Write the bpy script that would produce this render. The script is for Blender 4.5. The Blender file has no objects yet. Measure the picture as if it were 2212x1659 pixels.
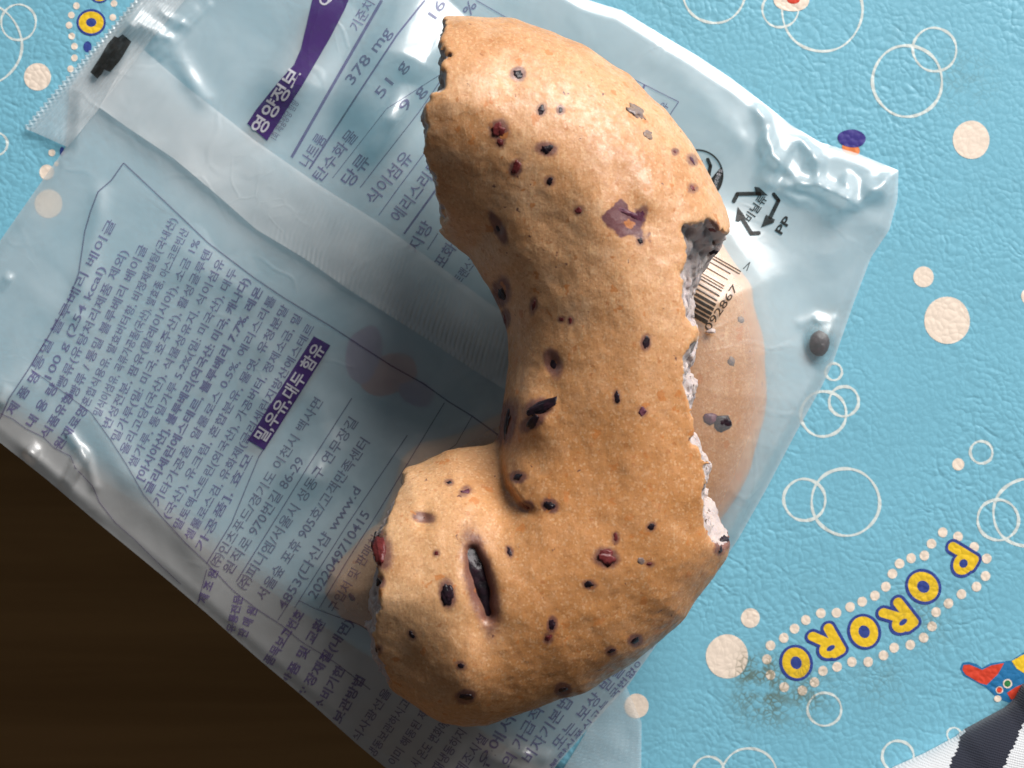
import bpy, math, random
import numpy as np
from mathutils import Vector, Matrix
from mathutils.bvhtree import BVHTree

random.seed(7)
scene = bpy.context.scene
COL = scene.collection
PI = math.pi

# plan units: 1 unit = 1/2212 of the picture's 16 cm width, laid out as a map of the mat
S = 0.16 / 2212.0
D = 0.24                      # camera height above the mat, metres
DP = D / S
CX, CY = 1106.0, 829.5

# ---------------------------------------------------------------- camera
cam = bpy.data.cameras.new("camera")
cam_o = bpy.data.objects.new("camera", cam)
COL.objects.link(cam_o)
cam_o.location = (0, 0, D)
cam.sensor_width = 36.0
cam.lens = 36.0 * D / 0.16
cam.clip_start = 0.002
cam.clip_end = 50.0
cam.dof.use_dof = True
cam.dof.focus_distance = D - 0.021
cam.dof.aperture_fstop = 26.0
scene.camera = cam_o

# ---------------------------------------------------------------- room light and window
world = bpy.data.worlds.new("World")
scene.world = world
world.use_nodes = True
bg = world.node_tree.nodes["Background"]
bg.inputs[0].default_value = (0.80, 0.90, 1.0, 1)
bg.inputs[1].default_value = 0.10

def area_lamp(name, az, el, dist, sx, sy, power, color):
    l = bpy.data.lights.new(name, 'AREA')
    l.shape = 'RECTANGLE'
    l.size, l.size_y = sx, sy
    l.energy = power
    l.color = color
    o = bpy.data.objects.new(name, l)
    COL.objects.link(o)
    a, e = math.radians(az), math.radians(el)
    o.location = (dist*math.cos(e)*math.cos(a), dist*math.cos(e)*math.sin(a), dist*math.sin(e))
    o.rotation_euler = (-Vector(o.location)).to_track_quat('-Z', 'Y').to_euler()
    return o

area_lamp("window_light", 55, 31, 1.3, 0.95, 0.66, 38.0, (1.0, 0.975, 0.945))

scene.view_settings.view_transform = 'Standard'
scene.view_settings.look = 'None'
scene.view_settings.exposure = 0.0
scene.view_settings.gamma = 1.0
scene.render.engine = 'CYCLES'
cy = scene.cycles
cy.max_bounces = 7
cy.transparent_max_bounces = 14
cy.transmission_bounces = 6
cy.diffuse_bounces = 3
cy.use_adaptive_sampling = True
cy.adaptive_threshold = 0.02
cy.glossy_bounces = 3
cy.sample_clamp_indirect = 30.0
cy.use_denoising = True
cy.blur_glossy = 1.0

# ---------------------------------------------------------------- helpers
def W(px, py, z=0.0):
    """plan point seen at (px,py), lying at height z (plan units) -> world metres"""
    k = (1 - z / DP) * S
    return ((px - CX) * k, -(py - CY) * k, z * S)

def tag(o, label=None, cat=None, group=None, kind=None):
    if label: o['label'] = label
    if cat: o['category'] = cat
    if group: o['group'] = group
    if kind: o['kind'] = kind
    return o

def empty(name, loc=(0, 0, 0)):
    o = bpy.data.objects.new(name, None)
    o.empty_display_size = 0.01
    o.location = loc
    COL.objects.link(o)
    return o

def obj(name, verts, faces, mat, parent=None, smooth=False):
    me = bpy.data.meshes.new(name)
    me.from_pydata([tuple(v) for v in verts], [], [tuple(f) for f in faces])
    me.validate()
    if smooth:
        me.polygons.foreach_set("use_smooth", [True] * len(me.polygons))
    for m in (mat if isinstance(mat, (list, tuple)) else [mat]):
        me.materials.append(m)
    me.update()
    o = bpy.data.objects.new(name, me)
    COL.objects.link(o)
    if parent is not None:
        o.parent = parent
        o.matrix_parent_inverse = Matrix.Translation(-parent.location)
    return o

_lat = {}
def vnoise(x, y, z=None, seed=0):
    if seed not in _lat:
        _lat[seed] = np.random.RandomState(seed + 11).rand(32, 32, 32).astype(np.float32) * 2 - 1
    L = _lat[seed]
    x = np.asarray(x, np.float32); y = np.asarray(y, np.float32)
    z = np.zeros_like(x) if z is None else np.asarray(z, np.float32)
    xi = np.floor(x).astype(np.int32); yi = np.floor(y).astype(np.int32); zi = np.floor(z).astype(np.int32)
    fx, fy, fz = x - xi, y - yi, z - zi
    fx = fx*fx*(3-2*fx); fy = fy*fy*(3-2*fy); fz = fz*fz*(3-2*fz)
    x0, y0, z0 = xi & 31, yi & 31, zi & 31
    x1, y1, z1 = (xi+1) & 31, (yi+1) & 31, (zi+1) & 31
    a = L[x0, y0, z0]*(1-fx) + L[x1, y0, z0]*fx
    b = L[x0, y1, z0]*(1-fx) + L[x1, y1, z0]*fx
    c = L[x0, y0, z1]*(1-fx) + L[x1, y0, z1]*fx
    d = L[x0, y1, z1]*(1-fx) + L[x1, y1, z1]*fx
    return (a*(1-fy)+b*fy)*(1-fz) + (c*(1-fy)+d*fy)*fz

def sdf_poly(px, py, poly):
    px = np.asarray(px, np.float32); py = np.asarray(py, np.float32)
    d = np.full(px.shape, 1e12, np.float32)
    inside = np.zeros(px.shape, bool)
    n = len(poly)
    for i in range(n):
        ax, ay = poly[i]; bx, by = poly[(i+1) % n]
        ex, ey = bx-ax, by-ay
        t = np.clip(((px-ax)*ex + (py-ay)*ey) / max(ex*ex+ey*ey, 1e-9), 0, 1)
        d = np.minimum(d, (px-ax-t*ex)**2 + (py-ay-t*ey)**2)
        if ay != by:
            c = ((ay > py) != (by > py)) & (px < (bx-ax)*(py-ay)/(by-ay) + ax)
            inside ^= c
    d = np.sqrt(d)
    return np.where(inside, d, -d)

def dist_line(px, py, pts):
    d = np.full(np.shape(px), 1e12, np.float32)
    for (ax, ay), (bx, by) in zip(pts[:-1], pts[1:]):
        ex, ey = bx-ax, by-ay
        t = np.clip(((px-ax)*ex + (py-ay)*ey) / (ex*ex+ey*ey), 0, 1)
        d = np.minimum(d, (px-ax-t*ex)**2 + (py-ay-t*ey)**2)
    return np.sqrt(d)

def smooth01(a, b, x):
    t = np.clip((x-a)/(b-a), 0, 1)
    return t*t*(3-2*t)

def tri_noise(u, v, seed):
    """folded-sheet relief: random heights joined by flat triangles"""
    L = np.random.RandomState(seed).rand(64, 64)*2-1
    iu = np.floor(u).astype(int); iv = np.floor(v).astype(int)
    fu, fv = u-iu, v-iv
    a = L[iu & 63, iv & 63]; b = L[(iu+1) & 63, iv & 63]; c = L[iu & 63, (iv+1) & 63]; d = L[(iu+1) & 63, (iv+1) & 63]
    return np.where(fu+fv < 1, a+(b-a)*fu+(c-a)*fv, d+(c-d)*(1-fu)+(b-d)*(1-fv))

def surface_nets(F):
    """F>0 inside; returns vertices in grid units and quads"""
    nx, ny, nz = F.shape
    ins = F > 0
    cnt = np.zeros((nx-1, ny-1, nz-1), np.int8)
    for i in (0, 1):
        for j in (0, 1):
            for k in (0, 1):
                cnt += ins[i:nx-1+i, j:ny-1+j, k:nz-1+k]
    act = np.argwhere((cnt > 0) & (cnt < 8))
    idx = np.full((nx-1, ny-1, nz-1), -1, np.int32)
    idx[act[:, 0], act[:, 1], act[:, 2]] = np.arange(len(act))
    pos = np.zeros((len(act), 3), np.float32); num = np.zeros(len(act), np.float32)
    corners = [(i, j, k) for i in (0, 1) for j in (0, 1) for k in (0, 1)]
    for a in corners:
        for ax in range(3):
            if a[ax]: continue
            b = list(a); b[ax] = 1
            fa = F[act[:, 0]+a[0], act[:, 1]+a[1], act[:, 2]+a[2]]
            fb = F[act[:, 0]+b[0], act[:, 1]+b[1], act[:, 2]+b[2]]
            m = (fa > 0) != (fb > 0)
            t = np.where(m, fa/np.where(m, fa-fb, 1), 0)
            p = np.tile(np.array(a, np.float32), (len(act), 1))
            p[:, ax] = t
            pos += p*m[:, None]; num += m
    verts = act + pos/num[:, None]
    quads = []
    for ax in range(3):
        sl0 = [slice(None)]*3; sl1 = [slice(None)]*3
        sl0[ax] = slice(0, -1); sl1[ax] = slice(1, None)
        A = ins[tuple(sl0)]; B = ins[tuple(sl1)]
        e = np.argwhere(A != B)
        o1, o2 = [(1, 2), (2, 0), (0, 1)][ax]
        lim = np.array([nx, ny, nz])
        ok = (e[:, o1] > 0) & (e[:, o2] > 0) & (e[:, o1] < lim[o1]-1) & (e[:, o2] < lim[o2]-1)
        e = e[ok]
        s = A[e[:, 0], e[:, 1], e[:, 2]]
        def cell(d1, d2):
            c = e.copy(); c[:, o1] -= d1; c[:, o2] -= d2
            return idx[c[:, 0], c[:, 1], c[:, 2]]
        q = np.stack([cell(1, 1), cell(0, 1), cell(0, 0), cell(1, 0)], 1)
        q[~s] = q[~s][:, ::-1]
        quads.append(q)
    return verts, np.concatenate(quads)

def big_mesh(name, verts, quads, mat, parent=None, attrs=None):
    me = bpy.data.meshes.new(name)
    me.vertices.add(len(verts))
    me.vertices.foreach_set("co", np.asarray(verts, np.float32).ravel())
    me.loops.add(len(quads)*4)
    me.loops.foreach_set("vertex_index", np.asarray(quads, np.int32).ravel())
    me.polygons.add(len(quads))
    me.polygons.foreach_set("loop_start", np.arange(0, len(quads)*4, 4, dtype=np.int32))
    me.polygons.foreach_set("loop_total", np.full(len(quads), 4, np.int32))
    me.polygons.foreach_set("use_smooth", np.ones(len(quads), bool))
    for k, v in (attrs or {}).items():
        a = me.attributes.new(k, 'FLOAT', 'POINT')
        a.data.foreach_set("value", np.asarray(v, np.float32))
    me.update(calc_edges=True)
    me.materials.append(mat)
    o = bpy.data.objects.new(name, me)
    COL.objects.link(o)
    if parent is not None:
        o.parent = parent
        o.matrix_parent_inverse = Matrix.Translation(-parent.location)
    return o

# ---------------------------------------------------------------- node helpers
class NT:
    def __init__(s, name):
        s.m = bpy.data.materials.new(name); s.m.use_nodes = True
        s.t = s.m.node_tree; s.t.nodes.clear()
        s.out = s.t.nodes.new('ShaderNodeOutputMaterial')
    def n(s, typ, props=None, **ins):
        nd = s.t.nodes.new(typ)
        for k, v in (props or {}).items(): setattr(nd, k, v)
        for k, v in ins.items():
            key = k.replace('_', ' ')
            sock = nd.inputs[int(k[1:])] if k[0] == 'i' and k[1:].isdigit() else nd.inputs[key]
            if isinstance(v, bpy.types.NodeSocket): s.t.links.new(v, sock)
            else: sock.default_value = v
        return nd
    def math(s, op, a, b=0.0, c=None, clamp=False):
        nd = s.t.nodes.new('ShaderNodeMath'); nd.operation = op; nd.use_clamp = clamp
        for i, v in enumerate((a, b, c)):
            if v is None: continue
            if isinstance(v, bpy.types.NodeSocket): s.t.links.new(v, nd.inputs[i])
            else: nd.inputs[i].default_value = v
        return nd.outputs[0]
    def mix(s, fac, a, b, mode='MIX'):
        nd = s.t.nodes.new('ShaderNodeMix'); nd.data_type = 'RGBA'; nd.blend_type = mode
        for sock, v in ((nd.inputs[0], fac), (nd.inputs[6], a), (nd.inputs[7], b)):
            if isinstance(v, bpy.types.NodeSocket): s.t.links.new(v, sock)
            else: sock.default_value = v if not isinstance(v, tuple) else (v + (1,) if len(v) == 3 else v)
        return nd.outputs[2]
    def ramp(s, x, a, b, c=0.0, d=1.0):
        nd = s.n('ShaderNodeMapRange', {'interpolation_type': 'SMOOTHSTEP'}, i0=x, i1=a, i2=b, i3=c, i4=d)
        return nd.outputs[0]
    def noise(s, vec, scale, detail=3.0, rough=0.55, dist=0.0):
        return s.n('ShaderNodeTexNoise', None, Vector=vec, Scale=scale, Detail=detail, Roughness=rough, Distortion=dist).outputs[0]
    def pos(s):
        return s.n('ShaderNodeNewGeometry').outputs['Position']
    def smix(s, fac, a, b):
        nd = s.t.nodes.new('ShaderNodeMixShader')
        if isinstance(fac, bpy.types.NodeSocket): s.t.links.new(fac, nd.inputs[0])
        else: nd.inputs[0].default_value = fac
        s.t.links.new(a, nd.inputs[1]); s.t.links.new(b, nd.inputs[2])
        return nd.outputs[0]
    def end(s, sh):
        s.t.links.new(sh, s.out.inputs[0]); return s.m

# ---------------------------------------------------------------- materials
def mat_vinyl(name, color, dirt_on=True, rough=0.42, vary=0.10):
    """printed leatherette: grain relief shared by the mat and its prints"""
    t = NT(name)
    p = t.pos()
    w = t.n('ShaderNodeTexNoise', None, Vector=p, Scale=260.0, Detail=2.0).outputs[1]
    wv = t.n('ShaderNodeVectorMath', {'operation': 'SCALE'}, i0=w, Scale=0.0022).outputs[0]
    pv = t.n('ShaderNodeVectorMath', {'operation': 'ADD'}, i0=p, i1=wv).outputs[0]
    v1 = t.n('ShaderNodeTexVoronoi', {'feature': 'SMOOTH_F1'}, Vector=pv, Scale=1120.0, Smoothness=0.3).outputs[0]
    ve = t.n('ShaderNodeTexVoronoi', {'feature': 'DISTANCE_TO_EDGE'}, Vector=pv, Scale=1120.0).outputs[0]
    v2 = t.n('ShaderNodeTexVoronoi', {'feature': 'DISTANCE_TO_EDGE'}, Vector=pv, Scale=150.0).outputs[0]
    zone = t.ramp(t.noise(p, 38.0, 2.0), 0.38, 0.62)
    crease = t.math('MULTIPLY', t.ramp(v2, 0.0, 0.07, 1.0, 0.0), zone)
    cell = t.math('SUBTRACT', 1.0, t.math('POWER', v1, 1.4))
    cell = t.math('MULTIPLY', cell, t.math('ADD', 0.6, t.math('MULTIPLY', zone, 0.7)))
    h = t.math('SUBTRACT', cell, t.math('MULTIPLY', crease, 0.45))
    h = t.math('ADD', h, t.math('MULTIPLY', t.noise(p, 2600.0, 2.0), 0.18))
    bmp = t.n('ShaderNodeBump', None, Strength=0.5, Distance=0.00015, Height=h).outputs[0]
    c = color + (1,)
    n1 = t.noise(p, 55.0, 4.0)
    col = t.mix(t.math('MULTIPLY', t.ramp(n1, 0.35, 0.7), vary*1.6), c, tuple(x*0.72 for x in color) + (1,))
    gr = t.ramp(ve, 0.0, 0.16, 1.0, 0.0)
    col = t.mix(t.math('MULTIPLY', gr, 0.13), col, tuple(x*0.55 for x in color) + (1,))
    if dirt_on:
        # grime that has settled in the grain, in a few worn places
        tot = None
        for (dx, dy, r, a) in ((1635, 1450, 75, 1.6), (1655, 1500, 120, 1.1), (1735, 1500, 110, 0.9), (1990, 1330, 120, 0.5), (1900, 1470, 110, 0.35),
                               (1790, 690, 75, 0.55), (1800, 730, 60, 0.3), (2080, 170, 120, 0.3), (2190, 1540, 60, 0.5)):
            q = W(dx, dy)
            dd = t.n('ShaderNodeVectorMath', {'operation': 'DISTANCE'}, i0=p, i1=q).outputs['Value']
            g = t.math('MULTIPLY', t.ramp(dd, 0.0, r*S, 1.0, 0.0), a)
            tot = g if tot is None else t.math('MAXIMUM', tot, g)
        nz = t.ramp(t.noise(p, 300.0, 4.0, 0.65), 0.34, 0.58)
        lines = t.math('MAXIMUM', t.math('MULTIPLY', t.ramp(ve, 0.02, 0.20, 1.0, 0.0), 1.0), t.ramp(v2, 0.0, 0.05, 0.9, 0.0))
        df = t.math('MULTIPLY', t.math('MULTIPLY', tot, t.math('ADD', t.math('MULTIPLY', lines, 0.85), 0.22)), nz, clamp=True)
        film = t.math('MULTIPLY', t.ramp(t.noise(p, 120.0, 5.0, 0.7), 0.55, 0.75), 0.10)
        df = t.math('MAXIMUM', df, film)
        col = t.mix(t.math('MULTIPLY', df, 0.72), col, (0.10, 0.105, 0.05, 1))
    bs = t.n('ShaderNodeBsdfPrincipled', None, Base_Color=col, Roughness=rough, Normal=bmp)
    bs.inputs['Specular IOR Level'].default_value = 0.42
    return t.end(bs.outputs[0])

M_mat = mat_vinyl('blue_vinyl', (0.175, 0.44, 0.565))
M_cream = mat_vinyl('cream_print', (0.80, 0.67, 0.56), vary=0.05)
M_ring = mat_vinyl('pale_line_print', (0.62, 0.68, 0.66), vary=0.05)
M_yellow = mat_vinyl('yellow_print', (0.80, 0.52, 0.025), vary=0.12)
M_navy = mat_vinyl('navy_print', (0.035, 0.06, 0.26), False)
M_red = mat_vinyl('red_print', (0.62, 0.055, 0.025), False)
M_blue = mat_vinyl('blue_print', (0.02, 0.16, 0.36), False)
M_green = mat_vinyl('green_print', (0.03, 0.20, 0.06), False)
M_orange = mat_vinyl('orange_print', (0.70, 0.20, 0.06), False)
M_violet = mat_vinyl('violet_print', (0.045, 0.035, 0.22), False)

def mat_film(name, haze=0.30, refr=0.6, rough=0.30, gloss_rough=0.14, tint=(0.93, 0.94, 0.95), fres=0.9):
    t = NT(name)
    p = t.pos()
    n = t.noise(p, 700.0, 3.0)
    n2 = t.noise(p, 95.0, 3.0, 0.6, 0.4)
    # sharp little creases, in places
    wq = t.n('ShaderNodeTexNoise', None, Vector=p, Scale=70.0, Detail=2.0).outputs[1]
    wq = t.n('ShaderNodeVectorMath', {'operation': 'SCALE'}, i0=wq, Scale=0.014).outputs[0]
    wq = t.n('ShaderNodeVectorMath', {'operation': 'ADD'}, i0=p, i1=wq).outputs[0]
    e1 = t.n('ShaderNodeTexVoronoi', {'feature': 'DISTANCE_TO_EDGE'}, Vector=wq, Scale=75.0).outputs[0]
    e2 = t.n('ShaderNodeTexVoronoi', {'feature': 'DISTANCE_TO_EDGE'}, Vector=wq, Scale=190.0).outputs[0]
    m1 = t.ramp(t.noise(p, 42.0, 2.0), 0.46, 0.62); m2 = t.ramp(t.noise(p, 60.0, 2.0), 0.54, 0.68)
    cr = t.math('ADD', t.math('MULTIPLY', t.ramp(e1, 0.0, 0.055, 1.0, 0.0), t.math('MULTIPLY', m1, 0.35)), t.math('MULTIPLY', t.ramp(e2, 0.0, 0.09, 1.0, 0.0), t.math('MULTIPLY', m2, 0.20)))
    bmp = t.n('ShaderNodeBump', None, Strength=0.3, Distance=0.0004, Height=t.math('ADD', t.math('ADD', n2, cr), t.math('MULTIPLY', n, 0.06))).outputs[0]
    tr = t.n('ShaderNodeBsdfTransparent', None, Color=(0.925, 0.945, 0.945, 1)).outputs[0]
    clear = tr
    c = tint + (1,)
    tl = t.n('ShaderNodeBsdfTranslucent', None, Color=c, Normal=bmp).outputs[0]
    df = t.n('ShaderNodeBsdfDiffuse', None, Color=c, Normal=bmp).outputs[0]
    hz = t.smix(0.40, df, tl)
    hf = t.math('MULTIPLY', haze, t.ramp(n2, 0.25, 0.75, 0.85, 1.15))
    cl = t.n('ShaderNodeAttribute', {'attribute_name': 'cling'}).outputs['Fac']
    hf = t.math('MULTIPLY', hf, t.math('SUBTRACT', 1.0, t.math('MULTIPLY', cl, 0.78)))
    base = t.smix(hf, clear, hz)
    g1 = t.n('ShaderNodeBsdfGlossy', None, Color=(1, 1, 1, 1), Roughness=gloss_rough, Normal=bmp).outputs[0]
    # thin sheet: the same reflectance from either side
    bk = t.n('ShaderNodeNewGeometry').outputs['Backfacing']
    fr = t.n('ShaderNodeFresnel', None, IOR=t.math('SUBTRACT', 1.5, t.math('MULTIPLY', bk, 1.5-1/1.5)), Normal=bmp).outputs[0]
    g2 = t.n('ShaderNodeBsdfGlossy', None, Color=(1, 1, 1, 1), Roughness=0.5, Normal=bmp).outputs[0]
    base = t.smix(0.04, base, g2)
    return t.end(t.smix(t.math('MULTIPLY', fr, fres, clamp=True), base, g1))

M_film = mat_film('hazy_film', 0.385, 0.0, 0.34, 0.23, fres=0.8)
M_film_low = mat_film('lower_film', 0.04, 0.0, 0.25, 0.3, fres=0.2)
M_seam = mat_film('seam_film', 0.43, 0.0, 0.4, 0.26)

def mat_ink(name, color, alpha=0.85, rough=0.4):
    t = NT(name)
    tr = t.n('ShaderNodeBsdfTransparent').outputs[0]
    n = t.noise(t.pos(), 900.0, 2.0)
    bs = t.n('ShaderNodeBsdfPrincipled', None, Base_Color=color + (1,), Roughness=rough)
    bs.inputs['Specular IOR Level'].default_value = 0.15
    bs = bs.outputs[0]
    return t.end(t.smix(t.math('MULTIPLY', alpha, t.ramp(n, 0.1, 0.6, 0.82, 1.0)), tr, bs))

M_purple = mat_ink('purple_ink', (0.080, 0.042, 0.175), 0.60)
M_purple_f = mat_ink('faint_purple_ink', (0.08, 0.052, 0.135), 0.58)
M_purple_b = mat_ink('solid_purple_ink', (0.050, 0.020, 0.120), 0.92)
M_black = mat_ink('black_ink', (0.012, 0.010, 0.008), 0.93)
M_white_ink = mat_ink('knocked_out_letter', (0.50, 0.50, 0.55), 0.85)
M_blur = mat_ink('front_print', (0.09, 0.03, 0.16), 0.6)
M_blur_r = mat_ink('front_print_red', (0.35, 0.06, 0.08), 0.6)

def mat_crust(name, dark=1.0):
    t = NT(name)
    p = t.pos()
    big = t.noise(p, 45.0, 4.0, 0.6)
    mid = t.noise(p, 190.0, 4.0, 0.6)
    stretch = t.n('ShaderNodeMapping', None, Vector=p, Scale=(1500.0, 420.0, 900.0)).outputs[0]
    fib = t.noise(stretch, 1.0, 3.0, 0.6)
    fine = t.noise(p, 1500.0, 4.0, 0.65)
    c1, c2, c3 = (0.59, 0.318, 0.155), (0.46, 0.212, 0.082), (0.68, 0.44, 0.27)
    k = dark
    c1, c2, c3 = [tuple(x*k for x in c) for c in (c1, c2, c3)]
    col = t.mix(t.ramp(big, 0.35, 0.68), c1 + (1,), c2 + (1,))
    col = t.mix(t.math('MULTIPLY', t.ramp(mid, 0.48, 0.72), 0.55), col, c3 + (1,))
    col = t.mix(t.math('MULTIPLY', t.ramp(fib, 0.52, 0.75), 0.34), col, (0.78*k, 0.52*k, 0.29*k, 1))
    col = t.mix(t.math('MULTIPLY', t.ramp(fine, 0.56, 0.72), 0.35), col, (0.34*k, 0.13*k, 0.035*k, 1))
    pz = t.n('ShaderNodeVectorMath', {'operation': 'MULTIPLY'}, i0=p, i1=(1, 1, 0)).outputs[0]
    def zone(x, y, r, zz):
        q = W(x, y, zz)[:2] + (0,)
        return t.math('DIVIDE', t.n('ShaderNodeVectorMath', {'operation': 'DISTANCE'}, i0=pz, i1=q).outputs['Value'], r*S)
    gold = t.math('MULTIPLY', t.ramp(t.math('ADD', zone(1330, 1180, 560, 440), t.math('MULTIPLY', big, 0.5)), 0.45, 1.25, 1.0, 0.0), 0.7)
    pale = t.math('MULTIPLY', t.ramp(t.math('ADD', zone(930, 1170, 270, 400), t.math('MULTIPLY', mid, 0.5)), 0.5, 1.3, 1.0, 0.0), 0.6)
    col = t.mix(pale, col, (0.66*k, 0.425*k, 0.235*k, 1))
    patch = t.ramp(t.noise(p, 85.0, 5.0, 0.62, 0.6), 0.5, 0.72)
    col = t.mix(t.math('MULTIPLY', patch, 0.55), col, (0.40*k, 0.175*k, 0.058*k, 1))
    col = t.mix(gold, col, (0.43*k, 0.172*k, 0.043*k, 1))
    sp = t.n('ShaderNodeTexVoronoi', {'feature': 'F1'}, Vector=p, Scale=3400.0)
    spc = t.n('ShaderNodeSeparateColor', None, i0=sp.outputs['Color'])
    col = t.mix(t.math('MULTIPLY', t.ramp(spc.outputs[0], 0.55, 1.0), 0.30), col, (0.30*k, 0.125*k, 0.045*k, 1))
    col = t.mix(t.math('MULTIPLY', t.ramp(spc.outputs[1], 0.72, 1.0), 0.24), col, (0.80*k, 0.57*k, 0.36*k, 1))
    # fruit juice baked into the crust round each berry
    wn = t.math('SUBTRACT', t.noise(p, 420.0, 4.0, 0.7), 0.5)
    ju = t.n('ShaderNodeAttribute', {'attribute_name': 'juice'}).outputs['Fac']
    mk = t.ramp(t.math('ADD', ju, t.math('MULTIPLY', wn, 0.9)), 0.22, 0.85)
    col = t.mix(t.math('MULTIPLY', mk, 0.82), col, (0.105, 0.036, 0.042, 1))
    bu = t.n('ShaderNodeAttribute', {'attribute_name': 'burst'}).outputs['Fac']
    mk = t.ramp(t.math('ADD', bu, t.math('MULTIPLY', wn, 1.1)), 0.25, 0.6)
    col = t.mix(t.math('MULTIPLY', mk, 0.88), col, (0.085, 0.022, 0.045, 1))
    # bran specks and tiny fruit flecks
    for sc, th, cc, am in ((480.0, 0.19, (0.47, 0.165, 0.04), 0.75), (900.0, 0.17, (0.38, 0.13, 0.035), 0.55), (620.0, 0.085, (0.08, 0.025, 0.03), 0.85)):
        d = t.n('ShaderNodeTexNoise', None, Vector=p, Scale=sc*2.2, Detail=1.0).outputs[1]
        dv = t.n('ShaderNodeVectorMath', {'operation': 'SCALE'}, i0=d, Scale=0.9/sc).outputs[0]
        q = t.n('ShaderNodeVectorMath', {'operation': 'ADD'}, i0=p, i1=dv).outputs[0]
        v = t.n('ShaderNodeTexVoronoi', None, Vector=q, Scale=sc)
        r = t.n('ShaderNodeSeparateColor', None, i0=v.outputs['Color'])
        size = t.math('MULTIPLY', t.ramp(r.outputs[0], 0.62, 1.0), th*1.9)
        on = t.math('MULTIPLY', t.math('MULTIPLY', t.math('SUBTRACT', size, v.outputs['Distance']), 14.0, clamp=True), am)
        col = t.mix(on, col, cc + (1,))
    hh = t.math('ADD', t.math('MULTIPLY', fine, 0.5), t.math('MULTIPLY', fib, 0.5))
    hh = t.math('ADD', hh, t.math('MULTIPLY', mid, 0.3))
    hh = t.math('ADD', hh, t.math('MULTIPLY', spc.outputs[2], 0.14))
    bmp = t.n('ShaderNodeBump', None, Strength=0.5, Distance=0.00022, Height=hh).outputs[0]
    rg = t.ramp(t.noise(p, 900.0, 3.0), 0.35, 0.7, 0.34, 0.6)
    bs = t.n('ShaderNodeBsdfPrincipled', None, Base_Color=col, Roughness=rg, Normal=bmp)
    bs.inputs['Subsurface Weight'].default_value = 0.12
    bs.inputs['Subsurface Radius'].default_value = (1.0, 0.45, 0.2)
    bs.inputs['Subsurface Scale'].default_value = 0.0016
    bs.inputs['Specular IOR Level'].default_value = 0.48
    return t.end(bs.outputs[0])

M_crust = mat_crust('bagel_crust')

def mat_crumb(name):
    t = NT(name)
    p = t.pos()
    n = t.noise(p, 420.0, 4.0, 0.6)
    f = t.noise(p, 1800.0, 3.0, 0.7)
    b = t.noise(p, 150.0, 3.0)
    col = t.mix(t.ramp(n, 0.3, 0.7), (0.49, 0.405, 0.37, 1), (0.40, 0.33, 0.325, 1))
    col = t.mix(t.math('MULTIPLY', t.ramp(b, 0.55, 0.75), 0.5), col, (0.33, 0.27, 0.31, 1))
    bmp = t.n('ShaderNodeBump', None, Strength=0.8, Distance=0.00035, Height=t.math('ADD', n, t.math('MULTIPLY', f, 0.5))).outputs[0]
    bs = t.n('ShaderNodeBsdfPrincipled', None, Base_Color=col, Roughness=0.75, Normal=bmp)
    bs.inputs['Subsurface Weight'].default_value = 0.25
    bs.inputs['Subsurface Radius'].default_value = (1.0, 0.7, 0.5)
    bs.inputs['Subsurface Scale'].default_value = 0.0015
    bs.inputs['Specular IOR Level'].default_value = 0.25
    return t.end(bs.outputs[0])

M_crumb = mat_crumb('bagel_crumb')

def mat_berry(name, c1, c2, rough=0.22):
    t = NT(name)
    p = t.pos()
    n = t.noise(p, 900.0, 4.0, 0.65)
    col = t.mix(t.ramp(n, 0.35, 0.7), c1 + (1,), c2 + (1,))
    bmp = t.n('ShaderNodeBump', None, Strength=0.4, Distance=0.0003, Height=n).outputs[0]
    bs = t.n('ShaderNodeBsdfPrincipled', None, Base_Color=col, Roughness=rough, Normal=bmp)
    bs.inputs['Specular IOR Level'].default_value = 0.3
    return t.end(bs.outputs[0])

M_berry = mat_berry('dark_blueberry', (0.008, 0.005, 0.008), (0.024, 0.009, 0.015), 0.36)
M_berry_p = mat_berry('burst_blueberry', (0.06, 0.012, 0.032), (0.15, 0.05, 0.07), 0.4)
M_berry_r = mat_berry('red_berry_skin', (0.085, 0.012, 0.012), (0.16, 0.03, 0.03), 0.35)
M_berry_g = mat_berry('grey_berry_pulp', (0.26, 0.17, 0.12), (0.17, 0.13, 0.13), 0.3)

def mat_floor():
    t = NT('dark_wood_floor')
    p = t.pos()
    mp = t.n('ShaderNodeMapping', None, Vector=p, Rotation=(0, 0, math.radians(40)), Scale=(6.0, 90.0, 1.0)).outputs[0]
    g = t.noise(mp, 1.0, 5.0, 0.6, 0.5)
    col = t.mix(t.ramp(g, 0.3, 0.7), (0.27, 0.120, 0.036, 1), (0.37, 0.17, 0.055, 1))
    bs = t.n('ShaderNodeBsdfPrincipled', None, Base_Color=col, Roughness=0.6)
    bs.inputs['Specular IOR Level'].default_value = 0.15
    return t.end(bs.outputs[0])
M_floor = mat_floor()

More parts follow.
